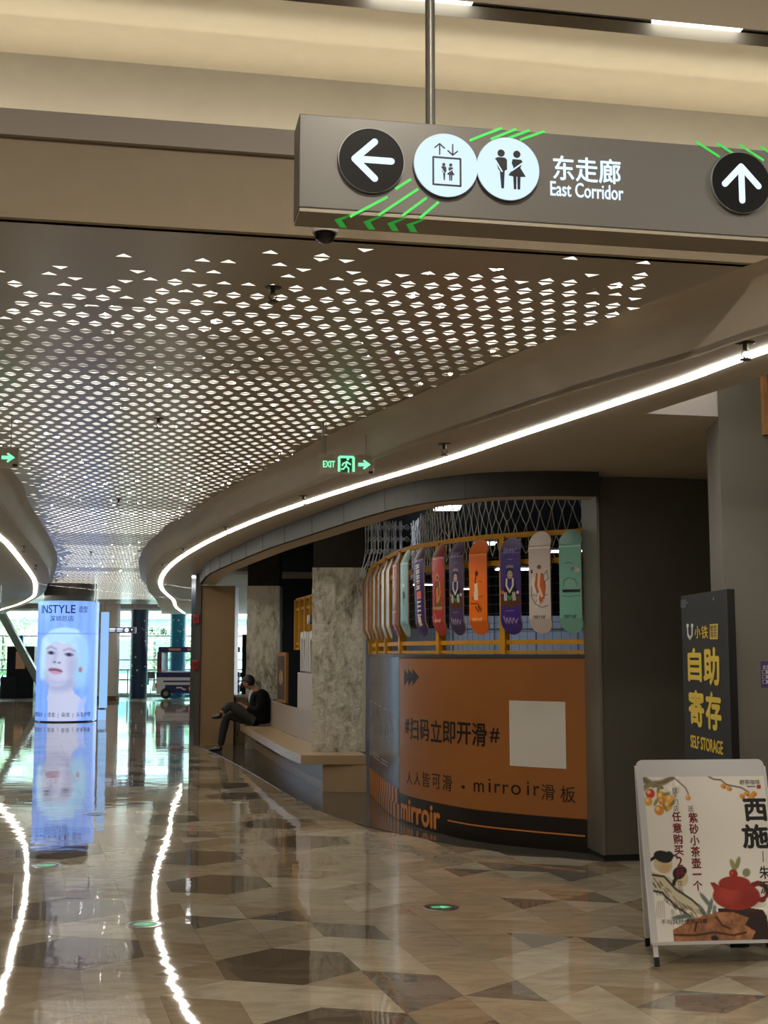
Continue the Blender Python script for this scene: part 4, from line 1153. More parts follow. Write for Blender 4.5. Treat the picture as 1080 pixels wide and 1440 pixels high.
# birds and gnarled branch, left
cv.line([(-.02,Y_(.36)),(.10,Y_(.335)),(.20,Y_(.25)),(.30,Y_(.18)),(.38,Y_(.13))],.075,(206,196,168),None,1.,.05)
cv.line([(-.02,Y_(.40)),(.10,Y_(.385)),(.18,Y_(.31)),(.30,Y_(.245)),(.36,Y_(.20))],.008,(34,30,26)).line([(-.02,Y_(.305)),(.07,Y_(.29)),(.18,Y_(.2)),(.28,Y_(.145))],.008,(34,30,26))
for k in range(60):
    q=k/60; x=q*.34+random.uniform(-.01,.01); y=Y_(.36-.24*q+random.uniform(-.05,.05)); cv.line([(x,y),(x+.02,y-.03)],.004,(70,60,44),None,.8)
cv.ell(.10,Y_(.465),.075,.075,(212,190,150)).ell(.115,Y_(.435),.05,.04,(196,160,110),0,.8,.6).ell(.105,Y_(.505),.075,.045,(20,18,18),-.25).ell(.155,Y_(.51),.035,.035,(20,18,18)).line([(.18,Y_(.515)),(.215,Y_(.505))],.007,(20,18,18)).line([(.0,Y_(.485)),(.07,Y_(.515))],.012,(20,18,18))
cv.ell(.23,Y_(.375),.06,.065,(214,196,160)).ell(.22,Y_(.405),.055,.045,(20,18,18),.6).line([(.2,Y_(.38)),(.175,Y_(.355)),(.17,Y_(.34))],.014,(20,18,18)).ell(.255,Y_(.42),.03,.03,(24,20,20))
for k in range(5): cv.line([(.03+.012*k,Y_(.24)),(.0+.018*k,Y_(.14))],.003,(110,110,100),None,.6)
for x,v,a,l in ((.41,.24,2.2,.07),(.44,.2,1.2,.07),(.38,.17,2.,.06),(.20,.145,.1,.07),(.28,.125,.3,.05),(.47,.17,1.4,.05)): cv.ell(x,Y_(v),l,.017,(104,122,116),a,.5)
# rock with the teapot
rk=[(.13,Y_(.0)),(.13,Y_(.07)),(.2,Y_(.095)),(.27,Y_(.125)),(.38,Y_(.15)),(.48,Y_(.165)),(.56,Y_(.19)),(.72,Y_(.185)),(.84,Y_(.175)),(.885,Y_(.14)),(.89,Y_(.0))]
cv.poly(rk,(158,106,72)); 
msk=((cv.y<Y_(.19))&(cv.x>.13)&(cv.x<.89)).astype(float)
cv.noise(.45,22,8,msk); cv.noise(.3,60,9,msk)
cv.poly([(.5,Y_(.19)),(.72,Y_(.195)),(.86,Y_(.175)),(.885,Y_(.13)),(.885,Y_(.0)),(.74,Y_(.0)),(.78,Y_(.05)),(.7,Y_(.09)),(.74,Y_(.13)),(.62,Y_(.165)),(.5,Y_(.165))],(44,28,24))
cv.line([(.14,Y_(.04)),(.3,Y_(.035)),(.45,Y_(.05)),(.6,Y_(.03)),(.7,Y_(.045))],.008,(70,40,28)).line([(.3,Y_(.06)),(.32,Y_(.11))],.008,(60,34,26)).line([(.48,Y_(.14)),(.52,Y_(.09)),(.58,Y_(.07))],.008,(70,40,28)).ell(.45,Y_(.015),.03,.02,(40,26,22))
RD=(156,44,32); RD2=(120,30,24); RD3=(196,78,58)
cv.ell(.66,Y_(.445),.02,.05,(150,150,100),.3).ell(.70,Y_(.46),.018,.05,(140,142,96),-.4).ell(.76,Y_(.40),.035,.03,(136,140,104),.8)
cv.line([(.80,Y_(.325)),(.845,Y_(.335)),(.885,Y_(.325)),(.912,Y_(.30)),(.915,Y_(.27)),(.895,Y_(.245)),(.86,Y_(.235)),(.82,Y_(.24))],.02,RD2)
cv.poly([(.46,Y_(.345)),(.50,Y_(.345)),(.56,Y_(.30)),(.56,Y_(.22)),(.50,Y_(.27))],RD)
cv.ell(.66,Y_(.262),.19,.105,RD).ell(.60,Y_(.275),.09,.06,RD3,0,1.,.55).ell(.76,Y_(.235),.10,.07,RD2,0,1.,.5)
cv.ell(.655,Y_(.335),.13,.05,RD).ell(.655,Y_(.325),.135,.018,RD2,0,None,.6).ell(.655,Y_(.345),.12,.045,RD).ell(.655,Y_(.395),.035,.034,RD).ell(.645,Y_(.40),.012,.012,RD3)
# pale flower, right
for k in range(7):
    a=k*.9; cv.ell(1.0+.06*math.cos(a),Y_(.19)+.07*math.sin(a),.06,.05,(236,230,228),a)
cv.ell(.92,Y_(.19),.016,.014,(206,170,80)).ell(.95,Y_(.06),.05,.02,(96,116,84),1.).ell(.97,Y_(.09),.05,.02,(84,108,80),2.)
sheet(AP,(.0,h0+.008,AW_-.008,hp),cv,'poster',print_mat('poster_print',.5),t,.0015)
def atext(b,cx,cy,w,h,m,bold=0.): ptext(AP,b,cx,cy,w,h,'poster_lettering',m,t,.0025,.0006,bold)
M_INK=mat('ink_black',(24,22,24),.6); M_INKR=mat('ink_dark_red',(120,26,34),.6); M_INKG=mat('ink_grey',(80,76,70),.6)
for k,ch in enumerate('线下门店'): atext(ch,948.5+k*.6,1111+k*8.6,7,8,M_INKG)
for k,ch in enumerate('任意购买2杯'): atext(ch,951+k*1.1,1148.5+k*15.8,12.5 if ch!='2' else 8,13.5,M_INKR,.02)
for k,ch in enumerate('饮品'): atext(ch,956+k*.8,1242+k*9.5,7,8.5,M_INKG)
atext('送',971,1137,7.5,8.5,M_INKG)
for k,ch in enumerate('紫砂小茶壶一个'): atext(ch,974.5+k*1.1,1150+k*15.9,12.5,14 if ch!='一' else 2.2,M_INKR,.02)
atext('西',1062,1139,31,30,M_INK,.03); atext('施',1062,1176,36,32,M_INK,.03)
strokes(AP,[[AP.px(1072.5,1197),AP.px(1073,1212)]],.004,'poster_lettering',M_INK,t,.0025,.0006)
atext('朱',1075,1227,15,18,M_INK,.01); atext('泥',1076,1248,15,18,M_INK,.01)
atext('不与其他优惠同享',962,1296,66,7.5,M_INK,.0)
atext('颐茶咖啡',1054,1100,28,7,M_INK,.0); strokes(AP,[[AP.px(1050,1106),AP.px(1062,1106)]],.005,'small_print_line',M_INKG,t,.0025,.0006,False)
pshape(AP,[(1064,1104),(1069.5,1104),(1069.5,1109),(1064,1109)],'seal',mat('seal_red',(176,40,40),.6),t,.0025,.0006)
def leg(a,b,name='leg'):
    o=MB().bar(a,b,.024,.02).build(name,M_FR,t); a=Vector(a);b=Vector(b); d=(a-b).normalized()
    f=MB().bar(b+d*.05,b+Vector((0,0,.001)),.027,.023).build('rubber_foot',M_BLACK,o)
def apt(a,b,off): q=AP.map(a,b,off); return q
for a in (-.012,AW_-.012):
    q=apt(a,h0+.03,-.016); q2=apt(a,.012,-.016); leg(q,(q2.x,q2.y,.012))
# rails of the front board
MB().bar(apt(-.03,h0,-.004),apt(AW_,h0,-.004),.02,.016).build('bottom_rail',M_FR,t)
for a in (-.03,AW_): MB().bar(apt(a,h0,-.004),apt(a,h1-.04,-.004),.014,.02).build('side_rail',M_FR,t)
# rear frame
tp=[apt(a,h1-.03,-.03) for a in (-.02,AW_-.01)]
bt=[Vector((1.49,7.27,.012)),Vector((2.165,7.24,.012))]
for a,b in zip(tp,bt): leg(a,b,'rear_leg')
m0=[a.lerp(b,.12) for a,b in zip(tp,bt)]; m1=[a.lerp(b,.86) for a,b in zip(tp,bt)]
MB().bar(m1[0],m1[1],.02,.02).build('rear_rail',M_FR,t)
nb_=(m0[1]-m0[0]).cross(m1[0]-m0[0]).normalized()*.006
MB().add([m0[0]-nb_,m0[1]-nb_,m1[1]-nb_,m1[0]-nb_,m0[0]+nb_,m0[1]+nb_,m1[1]+nb_,m1[0]+nb_],[(0,1,2,3),(7,6,5,4),(0,4,5,1),(1,5,6,2),(2,6,7,3),(3,7,4,0)]).build('rear_board',M_FR,t)

# ---- round floor guide lights
M_FLG=glow('floor_arrow_green',(110,220,150),.7,False); M_FLD=mat('floor_lamp_dark',(60,66,60),.15); 
def floor_lamp(x,y,label,lit=True):
    p=at_z(x,y,0.)
    t=thing('floor_guide_light',label,'floor light',(p.x,p.y,0.0),'round evacuation lights set in the floor')
    MB().lathe([(.098,.001),(.104,.0035),(.115,.0035),(.120,.001)],36,p,False).build('steel_ring',M_STEEL,t,True)
    MB().lathe([(.098,.0006),(.098,.002)],36,p).build('lens',M_FLD,t)
    S=Plane(p+Vector((0,0,.0022)),(1,.1,0),(-.1,1,0))
    if lit:
        shape(S,[(-.06,-.012),(.0,-.012),(.0,-.04),(.065,0),(.0,.04),(.0,.012),(-.06,.012)],'arrow',M_FLG,t,.0002,.0006)
        shape(S,circle((0,0),.075,n=20),'glow_field',mat('floor_lamp_green',(70,120,92),.3),t,-.0001,.0002)
floor_lamp(204,1300,'round floor light in front of the perforated ceiling reflection')
floor_lamp(620,1276,'round floor light with green arrow before the orange wall')
floor_lamp(65,1217,'round floor light just before the light box column')
floor_lamp(133,1145,'farthest round floor light right of the light box column',False)

# ---- wooden frame and purple sticker on the grey wall
GWL=Wall([(2.08,7.62),(6.,8.35)])
t=thing('wooden_frame','tan wooden frame at the right photo edge high on the grey wall','frame',(2.5,7.7,2.9))
a=GWL.px(1068,527); b=GWL.px(1072,612)
u0=GWL.px(1070,570)[0]; z0=b[1]; z1=3.8
for nm,P in (('side_bar',[(u0,z0),(u0+.03,z0),(u0+.03,z1),(u0,z1)]),('bottom_bar',[(u0+.03,z0),(u0+.9,z0),(u0+.9,z0+.03),(u0+.03,z0+.03)]),('side_bar',[(u0+.87,z0+.03),(u0+.9,z0+.03),(u0+.9,z1),(u0+.87,z1)])):
    shape(GWL,P,nm,mat('frame_wood',(176,128,84),.5,var=.15,scale=20),t,.0,.04)
shape(GWL,[(u0+.03,z0+.03),(u0+.87,z0+.03),(u0+.87,z1),(u0+.03,z1)],'backing',mat('frame_backing',(110,52,34),.5),t,.0,.012)
t=thing('wall_sticker','small purple notice sticker on the grey wall at the right edge','sticker',(2.45,7.7,1.4))
u0=GWL.px(1070,948)[0]; z1=GWL.px(1075,930)[1]; z0=GWL.px(1075,967)[1]
shape(GWL,[(u0,z0),(u0+.12,z0),(u0+.12,z1),(u0,z1)],'sheet',mat('sticker_purple',(78,62,120),.4),t,.001,.001)
text(GWL,'本店',(u0+.012,z1-.05,u0+.055,z1-.022),'lettering',M_LETW,t,.0022,.0006)
for k in range(3): 
    zz=z1-.075-k*.03; shape(GWL,[(u0+.008,zz),(u0+.11,zz),(u0+.11,zz+.022),(u0+.008,zz+.022)],'line_field',mat('sticker_pale',(190,186,196),.5),t,.0022,.0006)
    shape(GWL,[(u0+.012,zz+.003),(u0+.03,zz+.003),(u0+.03,zz+.019),(u0+.012,zz+.019)],'line_icon',mat('sticker_dark',(60,50,60),.5),t,.003,.0006)

# ---- red fire call points on the shop end
for k,y in enumerate((871,935)):
    z=at_Y(276.5,y,23.0).z
    t=thing('fire_call_point',('upper','lower')[k]+' small red fire box on the steel shop corner','fire alarm',(-3.46,22.92,z-.07),'fire boxes on the shop corner')
    MB().box(-3.50,22.84,z-.08,-3.38,22.915,z+.08).build('box',mat('fire_red',(150,24,22),.4),t,bevel=.008)
    MB().box(-3.47,22.835,z-.03,-3.41,22.839,z+.03).build('push_plate',mat('fire_dark_red',(92,16,16),.4),t)

# ---- light box column
LCX,LCY,LR=-7.93,31.4,.745
arc=[(LCX+LR*math.sin(a),LCY-LR*math.cos(a)) for a in np.linspace(-1.75,1.75,48)]
LWl=Wall(arc)
zt=at_Y(85,845,30.7).z; zb=at_Y(85,1014,30.7).z
t=thing('light_box_column','round column wrapped in a glowing blue portrait light box','column',(LCX,LCY,0))
MB().lathe([(.62,0.),(.62,Z_CEIL)],40,(LCX,LCY,0)).build('column_core',mat('column_grey',(96,92,84),.4),t,True)
o=MB().lathe([(LR-.03,zb-.01),(LR-.012,zb-.012),(LR-.012,zt+.012),(LR-.03,zt+.01)],48,(LCX,LCY,0)).build('box_shell',mat('box_shell',(150,170,205),.3,metal=.5),t,True)
cw_,ch_=110,160
lh=zt-zb; lw=LWl.L[-1]; asp=lh/lw
cv=Canvas(cw_,ch_,(118,160,238),asp)
# portrait occupies the middle of the wrap
def LX(q): return .5+q*.72/lw        # q in -1..1 of visible half width
def LY(v): return v*asp
S_=.745/lw
for k in range(14): cv.line([(LX(-1.1+k*.17),0),(LX(-1.1+k*.17)+.02,asp)],.02,(138,176,246) if k%2 else (104,148,232),.05,.35)
SK=(176,184,214); SK2=(140,148,190); HR_=(176,214,240); HR2=(140,186,226)
cv.ell(LX(.10),LY(.60),.78*S_,.62*S_,HR_,0,.25).ell(LX(.55),LY(.5),.4*S_,.75*S_,HR_,0,.4,.9)
cv.poly([(LX(-.38),LY(.06)),(LX(-.42),LY(.2)),(LX(-.32),LY(.36)),(LX(.45),LY(.36)),(LX(.48),LY(.24)),(LX(.85),LY(.16)),(LX(.9),LY(.06)),(LX(.6),LY(0)),(LX(-.4),LY(0))],SK)
cv.ell(LX(.1),LY(.30),.5*S_,.22*S_,SK2,.1,.8,.7)
cv.ell(LX(-.02),LY(.50),.62*S_,.66*S_,SK,.12,.05).ell(LX(-.1),LY(.40),.46*S_,.44*S_,SK,0,.2)
cv.ell(LX(.45),LY(.43),.2*S_,.5*S_,SK2,.1,.9,.6)
for k in range(26):
    q=-.62+k*.052; cv.line([(LX(q*.7+.07),LY(.752)-.055*(q-.1)**2),(LX(q),LY(.665-.03*abs(q)+.02*((k*37)%5)/5))],.018,HR_ if k%2 else HR2,.03,.9)
cv.line([(LX(-.62),LY(.66)),(LX(-.72),LY(.5)),(LX(-.66),LY(.38))],.04,HR_,.05,.9).line([(LX(.72),LY(.66)),(LX(.84),LY(.5)),(LX(.74),LY(.34))],.07,HR2,.08,.9)
for q,v in ((-.32,.565),(.30,.55)):
    cv.ell(LX(q),LY(v),.15*S_,.06*S_,(96,92,128),-.1,.5).ell(LX(q),LY(v),.06*S_,.055*S_,(40,40,66)).line([(LX(q-.18),LY(v+.035)),(LX(q),LY(v+.05)),(LX(q+.18),LY(v+.03))],.008,(120,120,160),.02,.8)
cv.line([(LX(-.12),LY(.56)),(LX(-.2),LY(.51)),(LX(-.2),LY(.49))],.012,SK2,.05,.7).ell(LX(-.18),LY(.488),.05*S_,.03*S_,(104,82,104)).ell(LX(-.02),LY(.483),.05*S_,.03*S_,(104,82,104))
cv.ell(LX(-.16),LY(.425),.24*S_,.06*S_,(150,106,132),-.12,.3).ell(LX(-.14),LY(.402),.2*S_,.055*S_,(176,140,166),-.1,.4).line([(LX(-.38),LY(.42)),(LX(-.14),LY(.425)),(LX(.08),LY(.41))],.007,(96,66,92))
cv.ell(LX(.70),LY(.425),.07*S_,.09*S_,(150,112,130)).line([(LX(-.55),LY(.4)),(LX(-.4),LY(.33)),(LX(-.1),LY(.315)),(LX(.3),LY(.33))],.012,SK2,.06,.6)
for k in range(6): cv.line([(LX(.7),LY(.03)),(LX(.95-.05*k),LY(.2-.01*k))],.012,(150,176,240),.03,.8)
cv.line([(0,LY(.725)),(1,LY(.725))],.004,(90,130,200))
sheet(LWl,(.0,zb,lw,zt),cv,'portrait_print',print_mat('lit_print',.4,.72),t,.0)
M_NAVY=mat('letter_navy',(34,58,110),.5)
sm=lw/2
text(LWl,'INSTYLE',(sm-.60,zt-.30,sm+.34,zt-.10),'lettering',M_NAVY,t,.004,.003,.01)
text(LWl,'造型',(sm+.42,zt-.28,sm+.66,zt-.12),'lettering',M_NAVY,t,.004,.003)
text(LWl,'深圳总店',(sm-.28,zt-.50,sm+.30,zt-.36),'lettering',M_NAVY,t,.004,.003)
text(LWl,'造型设计  |  烫发  |  染发  |  头发护理',(sm-.84,zb+.08,sm+.84,zb+.21),'lettering',M_NAVY,t,.004,.003)
# slim lit panel on its right
t=thing('light_panel','slim pale blue lit panel right of the portrait column','light box',(-7.08,31.9,0.))
MB().box(-7.22,31.86,.30,-7.03,31.94,2.72).build('upper_panel',glow('panel_blue',(150,195,245),.72,False),t)
MB().box(-7.24,31.86,.0,-7.05,31.94,.25).build('lower_panel',MATS['panel_blue'],t)
MB().box(-7.20,31.88,.25,-7.07,31.92,.30).build('joint',M_DARKGREY,t)

# ---- glass smoke curtain hanging across the corridor
M_CURT=glass('curtain_glass',(.95,.98,.99),.01)
t=thing('smoke_curtain','clear glass smoke curtain hanging below the far ceiling','glass',(-6.,26.,2.75))
x0,x1=-12.,-2.
for k in range(5):
    a=x0+(x1-x0)*k/5; b=x0+(x1-x0)*(k+1)/5
    pn=MB().box(a+.01,26.,2.72,b-.01,26.012,Z_SOF-.01).build('pane',M_CURT,t)
    MB().box(b-.02,25.99,2.72,b+.0,26.02,Z_SOF-.01).build('clamp',M_STEEL,t)

# ---- far columns, railing, hanging sign
def column(x,Y,r,z1,m,label,base=False,dots=0):
    t=thing('round_column',label,'column',(x,Y,0.),'columns at the far glazing')
    MB().lathe([(r,.0),(r,z1)],32,(x,Y,0)).build('shaft',m,t,True)
    if base: MB().lathe([(r+.03,0),(r+.03,.16)],32,(x,Y,0)).build('base_ring',mat('base_ring',(110,84,64),.4),t)
    for k in range(dots):
        a=random.uniform(-1.2,1.2); z=random.uniform(.3,3.1); q=Vector((x+r*math.sin(a),Y-r*math.cos(a),z)); s=random.uniform(.018,.04)
        MB().lathe([(s,-.004),(s,.004)],6,(0,0,0)).build('white_dot',M_WHITE,None)
        o=bpy.context.scene.objects[-1] if False else COL.objects[-1]
        o.parent=t; o.location=q-Vector((x,Y,0)); o.rotation_euler=(math.pi/2,0,a)
column(at_z(154,984,0).x,45.4,.42,Z_CEIL+.3,mat('warm_grey_column',(206,200,196),.5),'plain warm grey round column right of the light box',True)
column(at_Y(196,900,47.5).x,47.5,.33,3.36,mat('navy_column',(28,50,78),.4),'dark navy column with white dots before the glazing',False,14)
column(at_Y(250.5,900,48.6).x,48.6,.31,3.36,mat('teal_column',(0,130,160),.35),'teal blue column with white dots behind the little bus',False,18)
M_GL2=glass('rail_glass',(.82,.95,.93),.08)
t=thing('glass_railing','glass balustrade with a steel handrail along the far glazing','railing',(-9.,47.,0.))
MB().tube([(-20,49.,1.05),(-4,49.,1.05)],.03,8).build('handrail',mat('rail_pale',(210,218,214),.35,metal=.3),t,True)
for k in range(8):
    xa=-20+k*2.; MB().box(xa+.02,48.99,.1,xa+1.98,49.01,1.02).build('glass_pane',M_GL2,t)
    MB().box(xa-.02,48.97,0,xa+.02,49.03,1.03).build('post',M_STEEL,t)
MB().box(-20,48.93,0,-4,49.07,.1).build('kerb',mat('kerb_pale',(190,190,184),.4),t)
DS=Wall([(at_Y(140,886,41.).x,41.),(at_Y(191,886,41.).x,41.)]); L=DS.L[-1]; zc=at_Y(165,886,41.).z
t=thing('hanging_sign','small lilac hanging direction sign before the grey column','sign',(DS.p[0].x+L/2,41.,zc-.1))
shape(DS,[(0,zc-.1),(L,zc-.1),(L,zc+.1),(0,zc+.1)],'sign_box',mat('lilac_sign',(150,150,185),.4),t,-.08,.08)
for u,m,ch in ((.2,M_DISCB,'arrow'),(L-.3,M_LIT,'disc'),(L-.13,M_DISCB,'arrow')):
    shape(DS,circle((u,zc),.07,n=20),'disc',m,t,.001,.004)
    if ch=='arrow': strokes(DS,[[(u,zc-.035),(u,zc+.035)],[(u-.03,zc+.005),(u,zc+.035),(u+.03,zc+.005)]],.014,'arrow',M_LIT,t,.006,.002)
for u0 in (.32,L-.62):
    strokes(DS,[[(u0,zc+.035),(u0+.2,zc+.035)]],.045,'lettering_line',M_LIT,t,.001,.002,False); strokes(DS,[[(u0,zc-.03),(u0+.18,zc-.03)]],.025,'lettering_line',M_LIT,t,.001,.002,False)
for u in (.15,L-.15): 
    q=DS.map(u,zc,-.04); MB().tube([(q.x,q.y,zc+.1),(q.x,q.y,Z_CEIL)],.012,6).build('hanging_rod',M_STEEL,t)

# ---- little painted shuttle bus at the far end
bx0=at_Y(219,970,46.5).x; BY=46.5; bl=3.1
M_BW=mat('bus_white',(222,222,228),.3); M_BN=mat('bus_navy',(38,40,96),.3); M_BR=mat('bus_red',(196,52,60),.35)
t=thing('mini_bus','white and navy little shuttle bus parked by the far glazing','bus',(bx0+bl/2,BY+.7,0.))
def bbox(x0,z0,x1,z1,name,m,y0=0.,y1=1.3,bev=.0): return MB().box(bx0+x0,BY+y0,z0,bx0+x1,BY+y1,z1).build(name,m,t,bevel=bev)
bbox(.0,.22,bl,1.02,'lower_body',M_BW,bev=.05); bbox(.02,.8,bl,.98,'waist_band',M_BN,-.004,1.304); bbox(.34,.24,bl,.52,'skirt_panel',M_BN,-.004,1.304); bbox(.28,.62,bl,.68,'stripe',M_BN,-.004,1.304)
bbox(.06,1.72,bl,1.92,'roof',M_BN,bev=.04); bbox(.03,1.02,.2,1.74,'front_pillar',mat('bus_purple',(86,58,80),.35)); 
for x in (1.35,2.75): bbox(x,1.02,x+.08,1.74,'pillar',M_BN)
bbox(.2,1.03,bl-.05,1.72,'window_glass',glass('bus_glass',(.9,.97,.98),.1),.05,.06)
bbox(.05,.98,.2,1.1,'lamp',M_BR,-.02,.1); bbox(-.015,.4,.03,.58,'tail_lamp',M_BR,-.01,.2)
for x in (.45,1.15,1.9): bbox(x,1.78,x+.45,1.87,'roof_lettering_field',mat('bus_sign',(206,150,140),.4),-.008,.0)
for x in (1.35,1.68,2.3): 
    S=Plane((bx0+x,BY-.006,.38),(1,0,0),(0,0,1)); shape(S,circle((0,0),.15,n=20),'red_ring',M_BR,t,0,.003); shape(S,circle((0,0),.12,n=20),'white_spot',M_BW,t,.003,.003)
S=Plane((bx0,BY-.006,0),(1,0,0),(0,0,1)); strokes(S,[[(.78,.42),(.95,.42),(1.02,.36),(1.1,.36)]],.05,'white_swirl',M_BW,t,.0,.003)
for x in (.38,2.5):
    w=MB(); n=24
    w.add([(bx0+x+.2*math.cos(2*math.pi*k/n),BY-.03+d,.205+.2*math.sin(2*math.pi*k/n)) for d in (0,.18) for k in range(n)],[tuple(range(n)),tuple(range(2*n-1,n-1,-1))]+[(k,(k+1)%n,(k+1)%n+n,k+n) for k in range(n)])
    wo=w.build('wheel',mat('tyre',(20,20,22),.6),t); w=MB()
    w.add([(bx0+x+.09*math.cos(2*math.pi*k/n),BY-.036+d,.205+.09*math.sin(2*math.pi*k/n)) for d in (0,.02) for k in range(n)],[tuple(range(n)),tuple(range(2*n-1,n-1,-1))]+[(k,(k+1)%n,(k+1)%n+n,k+n) for k in range(n)])
    w.build('hub_cap',M_STEEL,wo)
# small guide boards by the railing
for k,(x,y,lab,m) in enumerate(((204,959,'small lilac arrow board on the far railing',mat('board_lilac',(150,150,190),.4)),(212,950,'small grey crest board beside the bus',mat('board_grey',(120,120,124),.4)))):
    p=at_Y(x,y,48.6+.1*k); t=thing('notice_board',lab,'sign',(p.x,p.y,0.))
    S=Plane((p.x,p.y,p.z),(1,0,0),(0,0,1)); shape(S,[(-.16,-.12),(.16,-.12),(.16,.14),(-.16,.14)],'board',m,t,0,.02)
    if k==0: strokes(S,[[(.08,0),(-.08,0)],[(-.02,.06),(-.08,0),(-.02,-.06)]],.03,'arrow',M_NAVY,t,.021,.002)
    else: shape(S,[(-.05,.06),(.05,.06),(.05,0),(0,-.06),(-.05,0)],'crest',mat('crest_gold',(190,150,60),.4),t,.021,.002)
    MB().box(p.x-.012,p.y+.002,.0,p.x+.012,p.y+.02,p.z-.1).build('stand',M_STEEL,t)
# dark kiosk and leaning brace at the far left
kx=at_Y(30,950,47.6).x
t=thing('kiosk','dark kiosk with a lit picture at the far left','kiosk',(kx,47.6,0))
MB().box(kx-.55,47.5,0,kx+.5,48.2,1.95).build('body',mat('kiosk_dark',(30,34,44),.4),t,bevel=.02)
MB().box(kx-.2,47.49,1.1,kx+.15,47.499,1.75).build('picture',mat('kiosk_pic',(150,110,84),.5,emit=.2),t); MB().box(kx-.7,47.3,.0,kx-.1,47.5,.8).build('front_box',mat('kiosk_front',(40,44,54),.4),t)
MB().box(kx-.25,47.48,1.95,kx+.05,47.6,2.35).build('top_sign',mat('kiosk_blue',(40,90,190),.4),t)
a=at_Y(2,862,47.); b=at_Y(47,944,47.); 
t=thing('diagonal_brace','pale grey diagonal steel brace at the far left glazing','brace',(b.x,47.,0.))
d=(b-a).normalized(); MB().bar(a-d*.1,b+d*((b.z)/-d.z),.26,.26).build('beam',mat('brace_grey',(150,160,152),.4),t)
MB().box(b.x+.3,46.7,0,b.x+1.2,47.3,.05).build('base_plate',M_STEEL,t)

# ---- outside: ground, pale building, trees, letters on the glass
struct(MB().box(-60,51.5,-.3,40,140,-.1).build('ground_outside',mat('paving_outside',(190,192,186),.8,var=.1,scale=.5)))
t=thing('pale_building','pale striped building across the plaza outside','building',(-20,84,0))
MB().box(-40,84,0,0,96,3.1).build('lower_storey',mat('bld_white',(212,220,222),.6),t)
for k in range(7): MB().box(-40,83.8-.0*k,3.1+k*.9,0,96,3.5+k*.9).build('louvre_band',mat('bld_band',(190,205,204),.6),t)
MB().box(-40,84.3,3.1,0,96,9.5).build('recess',mat('bld_recess',(140,160,164),.6),t)
for k in range(13): MB().box(-39.5+k*3,83.95,.4,-37.4+k*3,83.99,2.6).build('window',mat('bld_glass',(110,140,150),.2),t)
def tree(x,y,h,r,seed,label,cat='tree',col=(120,160,96)):
    t=thing('leafy_tree',label,cat,(x,y,-.1),'greenery outside the far glazing')
    MB().tube([(x,y,-.1),(x+.05,y,h*.4),(x,y,h*.75)],[.12,.09,.04],8).build('trunk',mat('bark',(90,76,60),.8),t,True)
    rr=random.Random(seed); mb=MB()
    for k in range(900):
        a=rr.uniform(0,6.28); q=rr.random()**.4*r; zz=h*.62+rr.uniform(-1,1)*r*.95
        k_=max(.05,1-((zz-h*.62)/r)**2)**.5
        c=Vector((x+q*k_*math.cos(a),y+q*k_*math.sin(a),zz)); s=rr.uniform(.06,.13); u=Vector((rr.uniform(-1,1),rr.uniform(-1,1),rr.uniform(-1,1))).normalized(); v=u.orthogonal().normalized()
        mb.add([c-u*s,c+v*s*.5,c+u*s,c-v*s*.5],[(0,1,2,3)])
    f=mb.build('foliage',mat('leaf_%d_%d_%d'%col,col,.6,var=.3,scale=3),t); f['kind']='stuff'
tree(-16.6,54.5,3.2,1.3,1,'light green tree outside at the far left pane',col=(150,178,136))
tree(-15.2,58,4.4,1.7,2,'taller tree outside behind the leaning brace',col=(140,170,120))
tree(-11.,60,3.0,1.2,3,'green bush tree outside beside the navy column',col=(130,158,122))
tree(-8.3,58,2.6,1.0,4,'round green tree outside behind the bus',col=(136,168,122))
tree(-9.6,66,5.,2.0,5,'big pale tree outside between the columns',col=(150,180,140))
GLW=Wall([(-14,YW-.02),(-4,YW-.02)])
M_GLT=mat('glass_letter_dark',(60,80,84),.5)
t=thing('window_lettering','large dark characters on the far window above the bus','lettering',(-8.4,YW-.02,2.4))
for ch,x in (('大',214),('南',230)): ptext(GLW,ch,x,888,9,9,'character',M_GLT,t,.001,.004,.02)

# ---- seated person
def skin(name,V,Ed,R,m,parent,sub_=2):
    me=bpy.data.meshes.new(name); me.from_pydata([tuple(v) for v in V],Ed,[])
    ob=bpy.data.objects.new(name,me); COL.objects.link(ob)
    md=ob.modifiers.new('s','SKIN'); md.use_smooth_shade=True
    for k,r in enumerate(R):
        sv=me.skin_vertices[0].data[k]; sv.radius=r if isinstance(r,tuple) else (r,r); sv.use_root=(k==0)
    ss=ob.modifiers.new('u','SUBSURF'); ss.levels=sub_; ss.render_levels=sub_
    dg=bpy.context.evaluated_depsgraph_get(); m2=bpy.data.meshes.new_from_object(ob.evaluated_get(dg))
    bpy.data.objects.remove(ob); bpy.data.meshes.remove(me)
    m2.name=name
    return link(name,m2,m,parent,True)
PY=21.45
def J(x,y,dy=0.): return at_Y(x,y,PY+dy)
M_SKIN=mat('skin',(150,108,84),.5); M_SUIT=mat('suit_black',(10,10,12),.8,spec=.2); M_TROU=mat('trousers_grey',(36,36,34),.75); M_SHOE=mat('shoe_black',(12,12,12),.35); M_HAIR=mat('hair_black',(18,15,14),.55); M_SHIRT=mat('shirt_white',(214,216,222),.6)
pe=J(364,1011); per=thing('person','person in dark suit sitting cross-legged with bowed head on the bench','person',(pe.x,PY,0.))
nk=J(358,969); hd=J(347.5,961.5)
